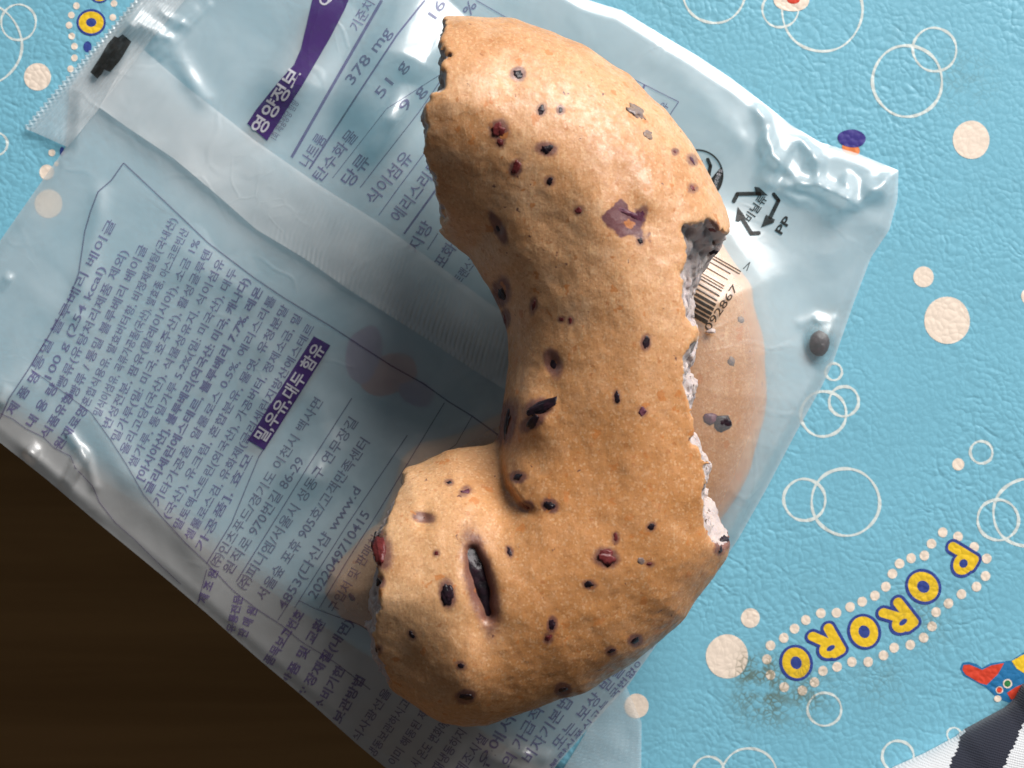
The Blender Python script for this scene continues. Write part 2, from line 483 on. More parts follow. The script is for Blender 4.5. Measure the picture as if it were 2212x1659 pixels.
def mat_knit(name, color):
    t = NT(name)
    p = t.pos()
    wv = t.n('ShaderNodeTexWave', {'wave_type': 'BANDS', 'bands_direction': 'Y'}, Vector=t.n('ShaderNodeMapping', None, Vector=p, Rotation=(0, 0, math.radians(12))).outputs[0], Scale=900.0, Distortion=2.5, Detail=2.0).outputs[1]
    wx = t.n('ShaderNodeTexWave', {'wave_type': 'BANDS', 'bands_direction': 'X'}, Vector=p, Scale=1300.0, Distortion=4.0, Detail=2.0).outputs[1]
    h = t.math('ADD', wv, t.math('MULTIPLY', wx, 0.5))
    h = t.math('ADD', h, t.math('MULTIPLY', t.noise(p, 3000.0, 2.0), 0.6))
    bmp = t.n('ShaderNodeBump', None, Strength=0.4, Distance=0.00012, Height=h).outputs[0]
    col = t.mix(t.math('MULTIPLY', wv, 0.25), color + (1,), tuple(x*0.6 for x in color) + (1,))
    bs = t.n('ShaderNodeBsdfPrincipled', None, Base_Color=col, Roughness=0.85, Normal=bmp)
    bs.inputs['Sheen Weight'].default_value = 0.2
    return t.end(bs.outputs[0])
M_kwhite = mat_knit('white_knit', (0.62, 0.63, 0.65))
M_knavy = mat_knit('navy_knit', (0.006, 0.008, 0.022))

# ---------------------------------------------------------------- floor and mat
THICK = 1150.0
def P3(x, y, z): return W(x, y, 0)[:2] + (z*S,)
floor_z = -THICK - 2
obj('floor', [(-2.5, -2.5, floor_z*S), (2.5, -2.5, floor_z*S), (2.5, 2.5, floor_z*S), (-2.5, 2.5, floor_z*S)], [(0, 1, 2, 3)], M_floor)
tag(bpy.data.objects['floor'], kind='structure')

# the mat's near edge runs along the line y = 905 + 0.66 x; the rim is rounded
ed = Vector((1, 0.66, 0)).normalized()
en = Vector((-ed.y, ed.x, 0))            # points out, to the lower left
prof = [(-5200, 0.0), (-62, 0.0)]
for i in range(1, 9):
    a = i/8*PI/2
    prof.append((-62 + 62*math.sin(a), -62 + 62*math.cos(a)))
prof += [(0, -THICK+62)]
for i in range(1, 9):
    a = i/8*PI/2
    prof.append((-62 + 62*math.cos(a), -THICK+62 - 62*math.sin(a)))
prof.append((-5200, -THICK))
vv, ff = [], []
o0 = Vector((0, 905, 0))
NSEG = 24
for i in range(NSEG+1):
    s = -3600 + 8200*i/NSEG
    for (u, z) in prof:
        q = o0 + ed*s + en*u
        vv.append(P3(q.x, q.y, z))
npf = len(prof)
for i in range(NSEG):
    for j in range(npf-1):
        a = i*npf+j
        ff.append((a, a+1, a+npf+1, a+npf))
    ff.append((i*npf+npf-1, i*npf, (i+1)*npf, (i+1)*npf+npf-1))
ff.append(tuple(range(npf)))
ff.append(tuple(range(NSEG*npf+npf-1, NSEG*npf-1, -1)))
mat_o = obj('play_mat', vv, ff, M_mat, smooth=False)
tag(mat_o, 'bright blue leatherette play mat printed with bubbles and yellow lettering under the bag', 'play mat')

_zl = [0]
def flat(name, polys, mat, parent=mat_o, z=1.0):
    """polys: list of (points, mat index, dz); thin printed sheets lying on the mat"""
    vs, fs, mi = [], [], []
    for pts, m, dz in polys:
        b = len(vs)
        vs += [W(x, y, z+dz) for x, y in pts]
        fs.append(tuple(range(b+len(pts)-1, b-1, -1)))
        mi.append(m)
    o = obj(name, vs, fs, mat, parent)
    o.data.polygons.foreach_set('material_index', mi)
    return o

def ell(cx, cy, rx, ry=None, rot=0, n=40, wob=0.0, seed=0):
    ry = rx if ry is None else ry
    r = random.Random(seed)
    ph = [r.uniform(0, 6.28) for _ in range(4)]
    out = []
    for i in range(n):
        a = 2*PI*i/n
        k = 1 + wob*(math.sin(2*a+ph[0]) + 0.7*math.sin(3*a+ph[1]) + 0.5*math.sin(5*a+ph[2]))
        x, y = rx*k*math.cos(a), ry*k*math.sin(a)
        c, s_ = math.cos(rot), math.sin(rot)
        out.append((cx + x*c - y*s_, cy + x*s_ + y*c))
    return out

def ring(name, cx, cy, r, w, mat, parent=mat_o, z=1.0, n=72, seed=0):
    rr = random.Random(seed + int(cx*3+cy))
    ph = rr.uniform(0, 6.28); ph2 = rr.uniform(0, 6.28)
    vs, fs = [], []
    for i in range(n):
        a = 2*PI*i/n
        k = 1 + 0.012*math.sin(2*a+ph) + 0.006*math.sin(5*a+ph2)
        ww = w*(1+0.22*math.sin(3*a+ph2)+0.12*math.sin(11*a+ph))
        for q in (r*k-ww/2, r*k+ww/2):
            vs.append(W(cx+q*math.cos(a), cy+q*math.sin(a), z))
    for i in range(n):
        j = (i+1) % n
        fs.append((2*i, 2*j, 2*j+1, 2*i+1))
    return obj(name, vs, fs, mat, parent)

rings = [(1776, 22, 88, 5), (1686, 20, 39, 4.5), (1542, -17, 67, 5), (1960, 175, 76, 6), (2019, 107, 47, 5), (1801, 803, 18, 5),
         (1823, 867, 32, 6), (1779, 894, 49, 6), (2120, 977, 24, 5.5), (1738, 1079.5, 45, 6), (1826.5, 1084.5, 73, 6),
         (2156, 1123, 44, 6), (2219, 1107, 73, 6), (1781, 1532, 36, 5), (1940, 1634, 34, 5.5), (2061, 1587, 15, 4),
         (1531, 1667, 33, 5), (1618, 1679, 62, 5), (40, 48, 38, 4.5), (-42, 95, 89, 5), (-8, 311, 24, 5)]
for i, (x, y, r, w) in enumerate(rings):
    ring('printed_bubble_ring', x, y, r, w, M_ring, z=0.3 + (i % 4)*0.05)
dots = [(2098, 302, 40), (1995, 598, 22), (2046, 692, 49.5), (2224, 640, 18), (2070, 1003, 13), (1621, 1335, 20.5), (1570.5, 1418, 46),
        (1375, 1525, 26), (81, 166, 29), (112, 330, 7.5), (101, 372, 16), (122, 354, 5), (105, 440, 30)]
for i, (x, y, r) in enumerate(dots):
    flat('printed_dot', [(ell(x, y, r, r*1.03, 0, 36, 0.008, i), 0, 0)], M_cream, z=0.5)
sd = [(1510, 1282, 0), (1642, 1318, 0), (1782, 1408, 0), (1890, 1508, 0), (1413, 1380, 0), (1352, 1482, 0), (1237, 1505, 0), (1137, 1552, 0), (1075, 1640, 0)]
sd += [(a, b, 1) for a, b in ((1018, 92), (924, 170), (814, 222), (710, 268), (592, 318), (457, 322), (327, 380), (230, 455), (137, 535), (22, 600), (-10, 720),
       (22, 855), (140, 960), (297, 990), (402, 918), (475, 820), (597, 785), (725, 742), (866, 742), (998, 686), (1090, 620), (1230, 595), (1345, 533),
       (1418, 435), (1453, 312), (1560, 237), (1672, 157), (1802, 92), (1880, 0))]
for i, (a, b, k) in enumerate(sd):
    flat('printed_small_dot', [(ell(1659+a*.25, (829.5 if k == 0 else 1244.2)+b*.25, 10.4, 10.8, 0, 24, 0.012, i), 0, 0)], M_cream, z=0.5)
for i, (a, b) in enumerate(((660, 50), (617, 130), (597, 218), (620, 312), (643, 400), (643, 500), (610, 595), (985, 30), (975, 150))):
    flat('printed_small_dot', [(ell(a*.25, b*.25, 7.2, 7.4, 0, 24, 0.012, i), 0, 0)], M_cream, z=0.5)

# yellow lettering with a navy rim
def capsule(a, b, r, n=12):
    ax, ay = a; bx, by = b
    t = math.atan2(by-ay, bx-ax)
    pts = []
    for i in range(n+1):
        q = t + PI/2 + PI*i/n
        pts.append((ax + r*math.cos(q), ay + r*math.sin(q)))
    for i in range(n+1):
        q = t - PI/2 + PI*i/n
        pts.append((bx + r*math.cos(q), by + r*math.sin(q)))
    return pts
LET = {
    'O': [('e', .36, .5, .37, .48)],
    'R': [('c', .13, .12, .13, .88), ('e', .36, .68, .30, .27), ('c', .36, .48, .60, .10), ('c', .13, .88, .32, .88)],
    'P': [('c', .13, .12, .13, .88), ('e', .36, .66, .31, .29), ('c', .13, .88, .32, .88)],
}
COUNT = {'O': (.36, .5, .15, .20), 'R': (.34, .68, .12, .075), 'P': (.36, .66, .115, .125)}
def letter(ch, cx, cy, size, ang):
    dx, dy = math.cos(ang), math.sin(ang)
    def T(x, y):
        u, v = (x-.37)*size*1.14, (y-.5)*size
        return (cx + u*dx + v*dy, cy + u*dy - v*dx)
    ps = []; k = 0
    for extra, mi in ((.085, 1), (0.0, 0)):
        for e in LET[ch]:
            if e[0] == 'e':
                pts = [(e[1]+(e[3]+extra)*math.cos(2*PI*i/40), e[2]+(e[4]+extra)*math.sin(2*PI*i/40)) for i in range(40)]
            else:
                pts = capsule((e[1], e[2]), (e[3], e[4]), .13+extra)[::1]
            pts = [T(*q) for q in pts]
            ar = sum(pts[i][0]*pts[(i+1) % len(pts)][1]-pts[(i+1) % len(pts)][0]*pts[i][1] for i in range(len(pts)))
            if ar < 0: pts = pts[::-1]
            ps.append((pts, mi, k*0.06)); k += 1
    c = COUNT[ch]
    pts = [T(c[0]+c[2]*math.cos(2*PI*i/32), c[1]+c[3]*math.sin(2*PI*i/32)) for i in range(32)]
    ar = sum(pts[i][0]*pts[(i+1) % 32][1]-pts[(i+1) % 32][0]*pts[i][1] for i in range(32))
    if ar < 0: pts = pts[::-1]
    ps.append((pts, 1, k*0.06))
    flat('printed_letter', ps, [M_yellow, M_navy], z=0.6)
RD = math.radians
for ch, x, y, sz, a in (('P', 2071, 1212, 72, 121), ('O', 1994, 1268, 72, 130), ('R', 1941, 1335, 73, 142), ('O', 1866, 1365, 70, 155),
                        ('R', 1786, 1390, 72, 150), ('O', 1719, 1432, 70, 162)):
    letter(ch, x, y, sz, RD(a))
letter('O', 197, 49, 56, RD(90)); letter('O', 215, -14, 40, RD(90))
# small parts of other prints that the frame or the bag cuts off
flat('printed_patch', [(ell(189, 101, 9, 12), 0, 0)], M_navy, z=0.5)
flat('printed_patch', [(ell(134, 327, 5, 10), 0, 0)], M_navy, z=0.5)
flat('printed_patch', [(ell(1838, 322, 20, 14, .4), 1, 0), (ell(1840, 299, 31, 19, .05, wob=.02), 0, .4)], [M_violet, M_orange], z=0.5)
flat('printed_patch', [(ell(1710, 2, 39, 22, 0, wob=.02), 0, 0), (ell(1714, -1, 14, 9), 1, .4)], [M_cream, M_red], z=0.6)
def Z8(pts): return [(1659+a*.25, 1244.2+b*.25) for a, b in pts]
flat('printed_toy_shape', [
    (Z8([(1660, 800), (1680, 750), (1730, 742), (1800, 760), (1850, 795), (1920, 755), (2010, 742), (2100, 730), (2240, 640), (2300, 700), (2300, 1000), (2100, 1100), (1990, 1060), (1880, 960), (1690, 860)]), 1, 0),
    (Z8([(1690, 770), (1740, 765), (1850, 812), (1930, 772), (2040, 752), (1985, 850), (1890, 940), (1830, 925), (1705, 850), (1680, 810)]), 0, .35),
    (Z8([(2105, 735), (2240, 660), (2300, 760), (2230, 850), (2150, 800)]), 2, .35),
    (Z8([(2065, 1010), (2140, 960), (2280, 900), (2280, 1000), (2100, 1070)]), 0, .35),
    (ell(1659+2070*.25, 1244.2+930*.25, 10, 10), 3, .5), (ell(1659+2000*.25, 1244.2+985*.25, 8, 8), 4, .5), (ell(1659+2000*.25, 1244.2+985*.25, 6, 6), 0, .8),
    (ell(1659+1985*.25, 1244.2+1060*.25, 8, 7), 4, .5), (ell(1659+2070*.25, 1244.2+930*.25, 7, 7), 5, .8)],
    [M_red, M_blue, M_yellow, M_cream, M_cream, M_green], z=0.6)
flat('printed_patch', [(ell(842, 810, 66, 40, -.5, wob=.06), 0, 0), (ell(786, 765, 40, 60, .3, wob=.06), 1, .4), (ell(900, 850, 40, 26, .2, wob=.06), 1, .2)], [mat_vinyl('maroon_print', (0.30, 0.045, 0.04), False), M_violet], z=0.5)

# ---------------------------------------------------------------- outlines of bread and bag (plan)
NAT = [(840, 70), (900, 48), (965, 38), (1000, 37), (1050, 42), (1106, 48), (1181, 72), (1256, 103), (1306, 135), (1356, 165), (1394, 197), (1439, 242), (1481, 300), (1506, 342), (1531, 385),
       (1554, 427), (1573, 480), (1605, 600), (1625, 760), (1625, 920), (1605, 1090), (1571, 1199), (1541, 1244), (1506, 1287), (1476, 1329), (1436, 1369), (1406, 1394), (1356, 1434), (1298, 1464),
       (1261, 1489), (1206, 1507), (1156, 1529), (1106, 1545), (1053, 1559), (1003, 1564), (958, 1556), (928, 1542), (885, 1510), (820, 1470), (740, 1400), (680, 1300), (690, 1200), (760, 1100),
       (830, 1045), (878, 1012), (915, 1000), (965, 977), (1028, 962), (1065, 955), (1075, 942), (1083, 904), (1093, 830), (1098, 790), (1096, 727), (1078, 665), (1063, 622), (1035, 585), (1015, 555),
       (978, 522), (948, 497), (890, 470), (800, 420), (740, 300), (770, 150)]
BASE = 150.0          # height at which the upper bagel rests
ZC, HT, HB = 135.0, 235.0, 133.0
ZREF = BASE + ZC
def persp(pts, z):
    k = (DP - z)/(DP - ZREF)
    return [(CX+(x-CX)*k, CY+(y-CY)*k) for x, y in pts]
R_T = [(1577, 486), (1548, 470), (1521, 462), (1516, 482), (1473, 492), (1481, 535), (1473, 580), (1478, 647), (1481, 665), (1486, 692), (1504, 710), (1503, 740), (1482, 777), (1475, 825), (1474, 850),
       (1488, 887), (1501, 942), (1514, 960), (1524, 985), (1536, 1000), (1521, 1011), (1526, 1037), (1520, 1090), (1521, 1142), (1535, 1175), (1575, 1196)]
R_B = [(1580, 505), (1573, 515), (1546, 555), (1520, 590), (1500, 640), (1494, 690), (1504, 712), (1501, 745), (1499, 800), (1511, 830), (1503, 867), (1495, 890), (1501, 942),
       (1516, 970), (1530, 1000), (1525, 1030), (1521, 1074), (1541, 1082), (1563, 1124), (1576, 1164), (1578, 1196)]
L_T = [(845, 1492), (828, 1446), (810, 1427), (805, 1394), (806, 1372), (815, 1340), (818, 1300), (822, 1260), (820, 1225), (810, 1195), (812, 1150), (830, 1114), (845, 1084), (853, 1067), (870, 1010)]
L_B = [(845, 1492), (828, 1444), (808, 1427), (800, 1394), (799, 1367), (785, 1349), (798, 1327), (793, 1292), (806, 1244), (813, 1219), (803, 1192), (812, 1150), (834, 1114), (849, 1084), (858, 1067), (872, 1010)]
U_T = [(938, 520), (948, 497), (943, 405), (928, 363), (913, 332), (915, 287), (910, 270), (915, 245), (938, 210), (962, 197), (950, 150), (963, 130), (950, 110), (953, 75), (965, 38)]
U_B = [(938, 522), (950, 497), (946, 405), (934, 363), (920, 332), (922, 287), (917, 270), (922, 245), (942, 210), (958, 197), (948, 150), (955, 130), (948, 105), (956, 75), (968, 38)]
def cutpoly(r, l, u, z):
    return [(953, -60), (1300, -120), (1800, 100), (1800, 430)] + persp(r, z) + [(1800, 1250), (1600, 1800), (900, 1800)] + persp(l, z) + [(850, 900), (850, 620)] + persp(u, z)
CUT_T = cutpoly(R_T, L_T, U_T, BASE+300)
CUT_B = cutpoly(R_B, L_B, U_B, BASE+70)

INN = [(1180, 520), (1300, 480), (1430, 470), (1560, 520), (1630, 620), (1660, 760), (1662, 860), (1645, 960), (1600, 1070), (1520, 1200), (1380, 1330), (1200, 1405), (1000, 1415), (830, 1390),
       (730, 1340), (692, 1285), (705, 1235), (760, 1180), (815, 1130), (845, 1060), (866, 992), (905, 962), (980, 940), (1078, 893), (1170, 820), (1210, 720), (1190, 620)]

def base_cap(px, py):
    return BASE - 7

def inner_top(px, py, d=None):
    d = sdf_poly(px, py, INN) if d is None else d
    c = np.clip(d/150.0, 0, 1)
    return 34 + 98*np.sqrt(np.maximum(1-(1-c)**2, 0))

SIDE_U = [(606, -385), (1000, -156), (1270, 0), (1343, 7), (1431, 72), (1506, 120), (1581, 170), (1659, 230), (1709, 270), (1771, 307), (1854, 332), (1941, 368)]
SIDE_U = [(606, -385), (900, -214), (1150, -68), (1270, 0), (1343, 22), (1431, 76), (1506, 120), (1581, 170), (1659, 230), (1709, 270), (1771, 307), (1854, 332), (1941, 368)]
END_R = [(1941, 368), (1939, 430), (1921, 497), (1882, 555), (1844, 655), (1799, 785), (1775, 835), (1717, 939), (1659, 1050), (1596, 1162), (1541, 1244), (1490, 1310), (1431, 1374), (1356, 1482), (1281, 1562), (1201, 1654), (1077, 1850)]
SIDE_L = [(-198, 797), (-90, 880), (0, 956), (100, 1035), (200, 1120), (351, 1244), (450, 1328), (553, 1419), (680, 1526), (765, 1602), (803, 1634), (900, 1712), (1077, 1850)]
END_L = [(606, -385), (430, -170), (300, -10), (205, 110), (150, 190), (142, 318), (70, 420), (0, 520), (-100, 670), (-198, 797)]
BAG = SIDE_U + END_R[1:] + SIDE_L[::-1][1:] + END_L[::-1][1:-1]

CREASES = [  # polyline, width, height
    ([(1640, 235), (1668, 330), (1735, 400), (1830, 430)], 15, 15),
    ([(1735, 300), (1765, 350), (1770, 400)], 13, 17),
    ([(1700, 400), (1770, 395), (1850, 440), (1905, 400), (1938, 372)], 12, 17),
    ([(1800, 470), (1880, 400)], 18, 9),
    ([(1655, 250), (1600, 270), (1560, 330)], 30, 8),
    ([(60, 985), (130, 1060), (195, 1130)], 24, 18),
    ([(150, 940), (190, 1000), (205, 1050)], 12, 14),
    ([(205, 900), (270, 1010), (340, 1110), (445, 1215)], 34, 14),
    ([(215, 420), (205, 520), (185, 600), (165, 680)], 20, 12),
    ([(0, 850), (60, 820)], 22, 12),
    ([(1040, 1650), (1100, 1620), (1180, 1640)], 18, 16),
    ([(1730, 700), (1760, 690), (1800, 690)], 13, 13),
    ([(690, 900), (720, 970), (700, 1030)], 34, 10),
    ([(560, 760), (640, 830), (780, 900)], 40, 8),
    ([(300, 60), (380, 120), (440, 210)], 22, 16),
    ([(420, 20), (330, 110)], 10, 9),
    ([(450, 10), (350, 125)], 9, 8),
    ([(1130, 20), (1300, 100), (1420, 190)], 40, 4),
    ([(1420, 130), (1530, 210), (1600, 300)], 26, 5),
    ([(1380, 190), (1400, 240)], 16, 5),
]
# facets of the crumpled film that lean toward the window: x, y, depth, half width, slope
FACETS = [(905, 75, 195, 80, .46), (868, 215, 95, 22, .48), (690, 90, 150, 70, .22), (1688, 325, 66, 22, .55), (1672, 285, 40, 18, .5), (1712, 408, 22, 62, .5), (1905, 392, 36, 30, .6), (1842, 390, 44, 22, .6),
          (1775, 330, 40, 20, .3), (287, 32, 42, 20, .5), (345, 58, 18, 50, .5), (375, 30, 16, 40, .45), (1112, 1640, 42, 46, .5), (1050, 1610, 30, 26, .45), (75, 968, 50, 15, .34), (178, 985, 60, 16, .36), (12, 850, 34, 14, .5),
          (700, 960, 150, 46, .24), (590, 830, 120, 40, .2), (1560, 220, 110, 110, .1), (1640, 560, 160, 70, .14), (1785, 690, 26, 26, .5), (470, 560, 60, 120, .2), (20, 596, 24, 10, .45), (780, 1000, 90, 40, .22)]
FRUIT = (1769, 742)      # loose berry lying in the bag
def film_h(px, py):
    px = np.asarray(px, np.float32); py = np.asarray(py, np.float32)
    h = 9 + 4.0*vnoise(px/230, py/230, None, 3) + 2.2*vnoise(px/95+7, py/95, None, 4) + 0.5*vnoise(px/40+3, py/40, None, 5)
    # long soft folds across the bag
    u = (px*0.86 + py*0.51); v = (-px*0.51 + py*0.86)
    h = h + 3.0*vnoise(u/420, v/70, None, 6)
    for pts, w, a in CREASES:
        d = dist_line(px, py, pts)
        wob = 1 + 0.35*vnoise(px/45, py/45, None, 8)
        h = h + 0.8*a*wob*np.exp(-(d/w)**2)
    wx = px + 34*vnoise(px/90, py/90, None, 14); wy = py + 34*vnoise(px/90+5, py/90, None, 15)
    zn = 0.05
    for (zx, zy, zr) in ((1775, 360, 170), (930, 60, 150), (330, 40, 120), (90, 990, 170), (1110, 1640, 110), (40, 620, 110), (700, 980, 130), (1800, 620, 120)):
        zn = np.maximum(zn, np.exp(-(((px-zx)**2+(py-zy)**2)/zr**2)))
    h = h + 0.75*zn*(13*tri_noise(wx*0.83/78+wy*.5/78, -wx*.5/110+wy*.83/110, 16) + 2.5*tri_noise(wx/34, wy/41+wx/90, 17) + 5)
    for (fx, fy, w, hw, sl) in FACETS:
        L = (0.5, -0.866)
        s_ = (px-fx)*L[0] + (py-fy)*L[1]; t_ = -(px-fx)*L[1] + (py-fy)*L[0]
        s_ = s_ + 0.3*w*vnoise(px/(w*.9)+fx, py/(w*.9), None, 9)
        A = sl*w
        f = A*np.where(s_ > -w/2, np.clip(.5-s_/w, 0, 1), np.exp(-((s_+w/2)/(w*.7))**2))
        h = h + f*np.exp(-np.abs(t_/hw)**4)
    d = sdf_poly(px, py, INN)
    d_ = d + 20
    hb = np.where(d_ > 0, 58+80*(1-(1-np.clip(d_/175.0, 0, 1))**2), 58*np.exp(np.minimum(d_, 0)/80))
    k = 14.0
    m = np.maximum(h, hb)
    h = m + k*np.log1p(np.exp(-np.abs(h-hb)/k))
    df = np.hypot((px-FRUIT[0])/1.0, (py-FRUIT[1])/1.25)
    h = np.maximum(h, 40*np.exp(-(df/72)**2))
    e = sdf_poly(px, py, BAG)
    tp = smooth01(-4, 28, e)
    h = 7 + (h-7)*tp
    dn = sdf_poly(px, py, NAT)
    cap = BASE - 7
    wc = smooth01(-60, 10, dn)
    h = np.where(h > cap, h*(1-wc) + cap*wc, h)
    return h

def on_film(px, py, up=0.0):
    h = film_h(px, py) + up
    k = (1 - h/DP)*S
    return np.stack([(np.asarray(px)-CX)*k, -(np.asarray(py)-CY)*k, h*S], -1)

BERRIES = [  # x, y, rx, ry, turn (deg), material, lift
    (1038, 1256, 34, 80, -13, 'b', 10), (966, 1283, 10, 23, -8, 'b', 0), (820, 1190, 17, 29, -12, 'r', 2), (815, 1160, 8, 14, 0, 'b', 0),
    (1358, 460, 34, 7, 14, 'p', 0), (1384, 468, 6, 16, 24, 'p', 0),
    (1164, 880, 34, 13, -8, 'b', 0), (1150, 912, 22, 9, -35, 'b', -1), (1094, 915, 12, 36, 12, 'b', 0),
    (1196, 785, 11, 23, -18, 'b', 0), (1082, 632, 12, 22, 8, 'b', 0), (1076, 492, 6, 27, -28, 'b', 0), (1090, 690, 6, 16, 10, 'r', 0),
    (1180, 321, 13, 9, 10, 'b', 0), (1170, 237, 6, 10, 15, 'b', 0), (1211, 238, 4, 6, 10, 'b', 0), (1119, 160, 9, 9, 0, 'b', 0), (1078, 280, 13, 14, 0, 'r', 0), (1080, 308, 6, 7, 0, 'r', 0),
    (1115, 362, 8, 13, 20, 'r', 0), (1187, 391, 7, 8, 0, 'b', 0), (1152, 660, 4, 14, 10, 'r', 0), (1232, 693, 4, 6, 0, 'r', 0), (1213, 690, 5, 4, 0, 'r', 0), (1395, 740, 6, 12, 12, 'b', 0), (1333, 858, 5, 10, -5, 'b', 0),
    (1389, 888, 7, 8, 0, 'p', 0), (1310, 1205, 17, 14, 10, 'r', 0), (1273, 1262, 9, 6, 12, 'b', 0), (1187, 1092, 11, 9, 30, 'b', 0), (1136, 1093, 10, 7, 0, 'r', 0), (1118, 1030, 12, 7, 0, 'b', 0),
    (1006, 1506, 13, 9, -10, 'b', 0), (1320, 1406, 8, 6, 0, 'b', 0), (1193, 1350, 6, 12, 8, 'b', 0), (1185, 1377, 6, 9, 20, 'r', 0), (1216, 1490, 10, 9, 0, 'b', 0), (1374, 240, 20, 18, 30, 'g', -1), (1400, 292, 11, 10, 0, 'g', 0),
    (1497, 407, 6, 6, 0, 'r', 0), (1495, 346, 6, 9, -30, 'p', 0), (1458, 328, 4, 4, 0, 'r', 0), (815, 1405, 9, 6, -35, 'b', 0), (818, 1257, 8, 8, 0, 'b', 0), (915, 1118, 15, 6, 8, 'b', -1),
    (1564, 1168, 10, 15, 25, 'b', 2), (1556, 1188, 8, 7, -30, 'b', 1), (1385, 1211, 8, 7, 0, 'g', 0), (1403, 1218, 6, 4, 0, 'r', 0), (1100, 1192, 4, 9, -15, 'b', 0), (970, 1042, 5, 4, 0, 'b', 0), (1005, 1062, 9, 6, -30, 'p', 0),
    (943, 1195, 4, 4, 0, 'r', 0), (890, 1372, 5, 9, -35, 'b', 0), (996, 1438, 7, 5, 20, 'b', 0), (1373, 1383, 10, 8, 0, 'b', 0), (1407, 1138, 8, 6, -40, 'b', 0), (1330, 1160, 4, 9, 0, 'r', 0),
    (1541, 545, 9, 6, 0, 'b', 1), (1540, 495, 7, 9, 0, 'r', 1), (1250, 455, 7, 6, -30, 'r', 0), (1383, 520, 5, 6, 0, 'b', 0),
]
# ---------------------------------------------------------------- the bagel lying on the bag
def build_bagel():
    step = 4.0
    xs = np.arange(770, 1610, step); ys = np.arange(20, 1584, step); zs = np.arange(-8, 388, step)
    X, Y = np.meshgrid(xs, ys, indexing='ij')
    d2 = sdf_poly(X, Y, NAT)
    dT = sdf_poly(X, Y, CUT_T); dB = sdf_poly(X, Y, CUT_B)
    d2 = d2 + 5*vnoise(X/70, Y/70, None, 21)
    q = 1 - np.clip(d2/285.0, -0.6, 1)
    q = np.maximum(q, 0)
    sub = np.zeros_like(X)
    # fold where the dough ring was joined, and pits left by fruit
    fd = dist_line(X, Y, persp([(1070, 955), (1086, 1005), (1112, 1058), (1150, 1092), (1200, 1110)], BASE+300))
    side = smooth01(1240, 1080, X)*smooth01(900, 960, Y)*smooth01(1170, 1080, Y)
    sub += 8*np.exp(-(fd/20)**2)*side
    FL = [(1071, 925), (1079, 960), (1082, 1005), (1097, 1050), (1128, 1086), (1185, 1108)]
    fl = persp(FL, BASE+270)
    lowside = sdf_poly(X, Y, persp(FL + [(1240, 1125), (1240, 1400), (700, 1400), (700, 925)], BASE+270))
    fd = dist_line(X, Y, fl)
    fade = smooth01(1180, 1075, X)*smooth01(1300, 1090, Y)
    sub += 50*np.exp(-fd/110)*smooth01(-10, 10, lowside)*fade
    fd = dist_line(X, Y, persp([(1060, 1000), (1000, 1012), (930, 1050)], BASE+260))
    for (x, y, r, a) in ((1196, 786, 14, 6), (1082, 632, 14, 5), (1075, 490, 12, 5), (915, 1128, 16, 9), (1372, 480, 55, 10), (1150, 900, 40, -14),
                         (1010, 300, 120, -10), (1310, 420, 80, -8), (1250, 700, 90, 6), (1000, 1470, 60, -8), (1350, 1100, 120, 6), (1040, 1330, 40, 8), (1340, 390, 34, 6), (1395, 430, 30, -6),
                         (1120, 560, 60, -8), (870, 1400, 60, 6), (880, 1440, 30, 8)):
        (cx, cy), = persp([(x, y)], BASE+330)
        ry = r*3.5 if (x, y) == (1038, 1252) else r*1.2
        sub += a*np.exp(-((X-cx)/r)**2-((Y-cy)/ry)**2)
    sub += 20*np.exp(-(dist_line(X, Y, persp([(1020, 1192), (1040, 1256), (1058, 1324)], BASE+330))/13)**2) + 20*np.exp(-(dist_line(X, Y, persp([(1033, 1232), (1044, 1272)], BASE+330))/24)**2)
    Z = zs[None, None, :]
    zz = np.where(Z > ZC, (Z-ZC)/HT, (ZC-Z)/HB).astype(np.float32)
    p = 2.0
    F = (1-(q[:, :, None]**p + zz**p)**(1/p))*185.0
    F = F.astype(np.float32) - (sub[:, :, None]*smooth01(ZC-20, ZC+120, Z)).astype(np.float32)
    w = smooth01(70, 320, Z)
    C = (dB[:, :, None]*(1-w) + dT[:, :, None]*w).astype(np.float32)
    band = np.argwhere((np.minimum(F, C) > -45) & (np.minimum(F, C) < 45))
    bx, by, bz = xs[band[:, 0]], ys[band[:, 1]], zs[band[:, 2]]
    i = (band[:, 0], band[:, 1], band[:, 2])
    near = np.abs(F[i]) < 30
    nn = np.zeros(len(bx), np.float32)
    g = near
    nn[g] = 2.6*vnoise(bx[g]/85, by[g]/85, bz[g]/85, 31) + 0.7*vnoise(bx[g]/30, by[g]/30, bz[g]/30, 32) + 0.8*vnoise(bx[g]/11, by[g]/11, bz[g]/11, 33)
    F[i] += nn
    g = np.abs(C[i]) < 45
    nn = np.zeros(len(bx), np.float32)
    a1 = vnoise(bx[g]/48, by[g]/48, bz[g]/48, 41); a2 = vnoise(bx[g]/21, by[g]/21, bz[g]/21, 42); a3 = vnoise(bx[g]/10, by[g]/10, bz[g]/10, 43)
    a4 = vnoise(bx[g]/5.5, by[g]/5.5, bz[g]/5.5, 44)
    nn[g] = 8*a1 - 15*np.maximum(a2, 0)**0.8 - 4 + 5*a3 + 2*a4
    C[i] += nn
    G = np.minimum(F, C)
    G = np.minimum(G, Z - 1.0).astype(np.float32)
    v, quads = surface_nets(G)
    vi = np.clip(np.round(v).astype(int), 0, np.array(G.shape)-1)
    fn = F[vi[:, 0], vi[:, 1], vi[:, 2]]; fc = C[vi[:, 0], vi[:, 1], vi[:, 2]]
    px = xs[0] + v[:, 0]*step; py = ys[0] + v[:, 1]*step; pz = zs[0] + v[:, 2]*step + BASE
    k = (1-ZREF/DP)*S
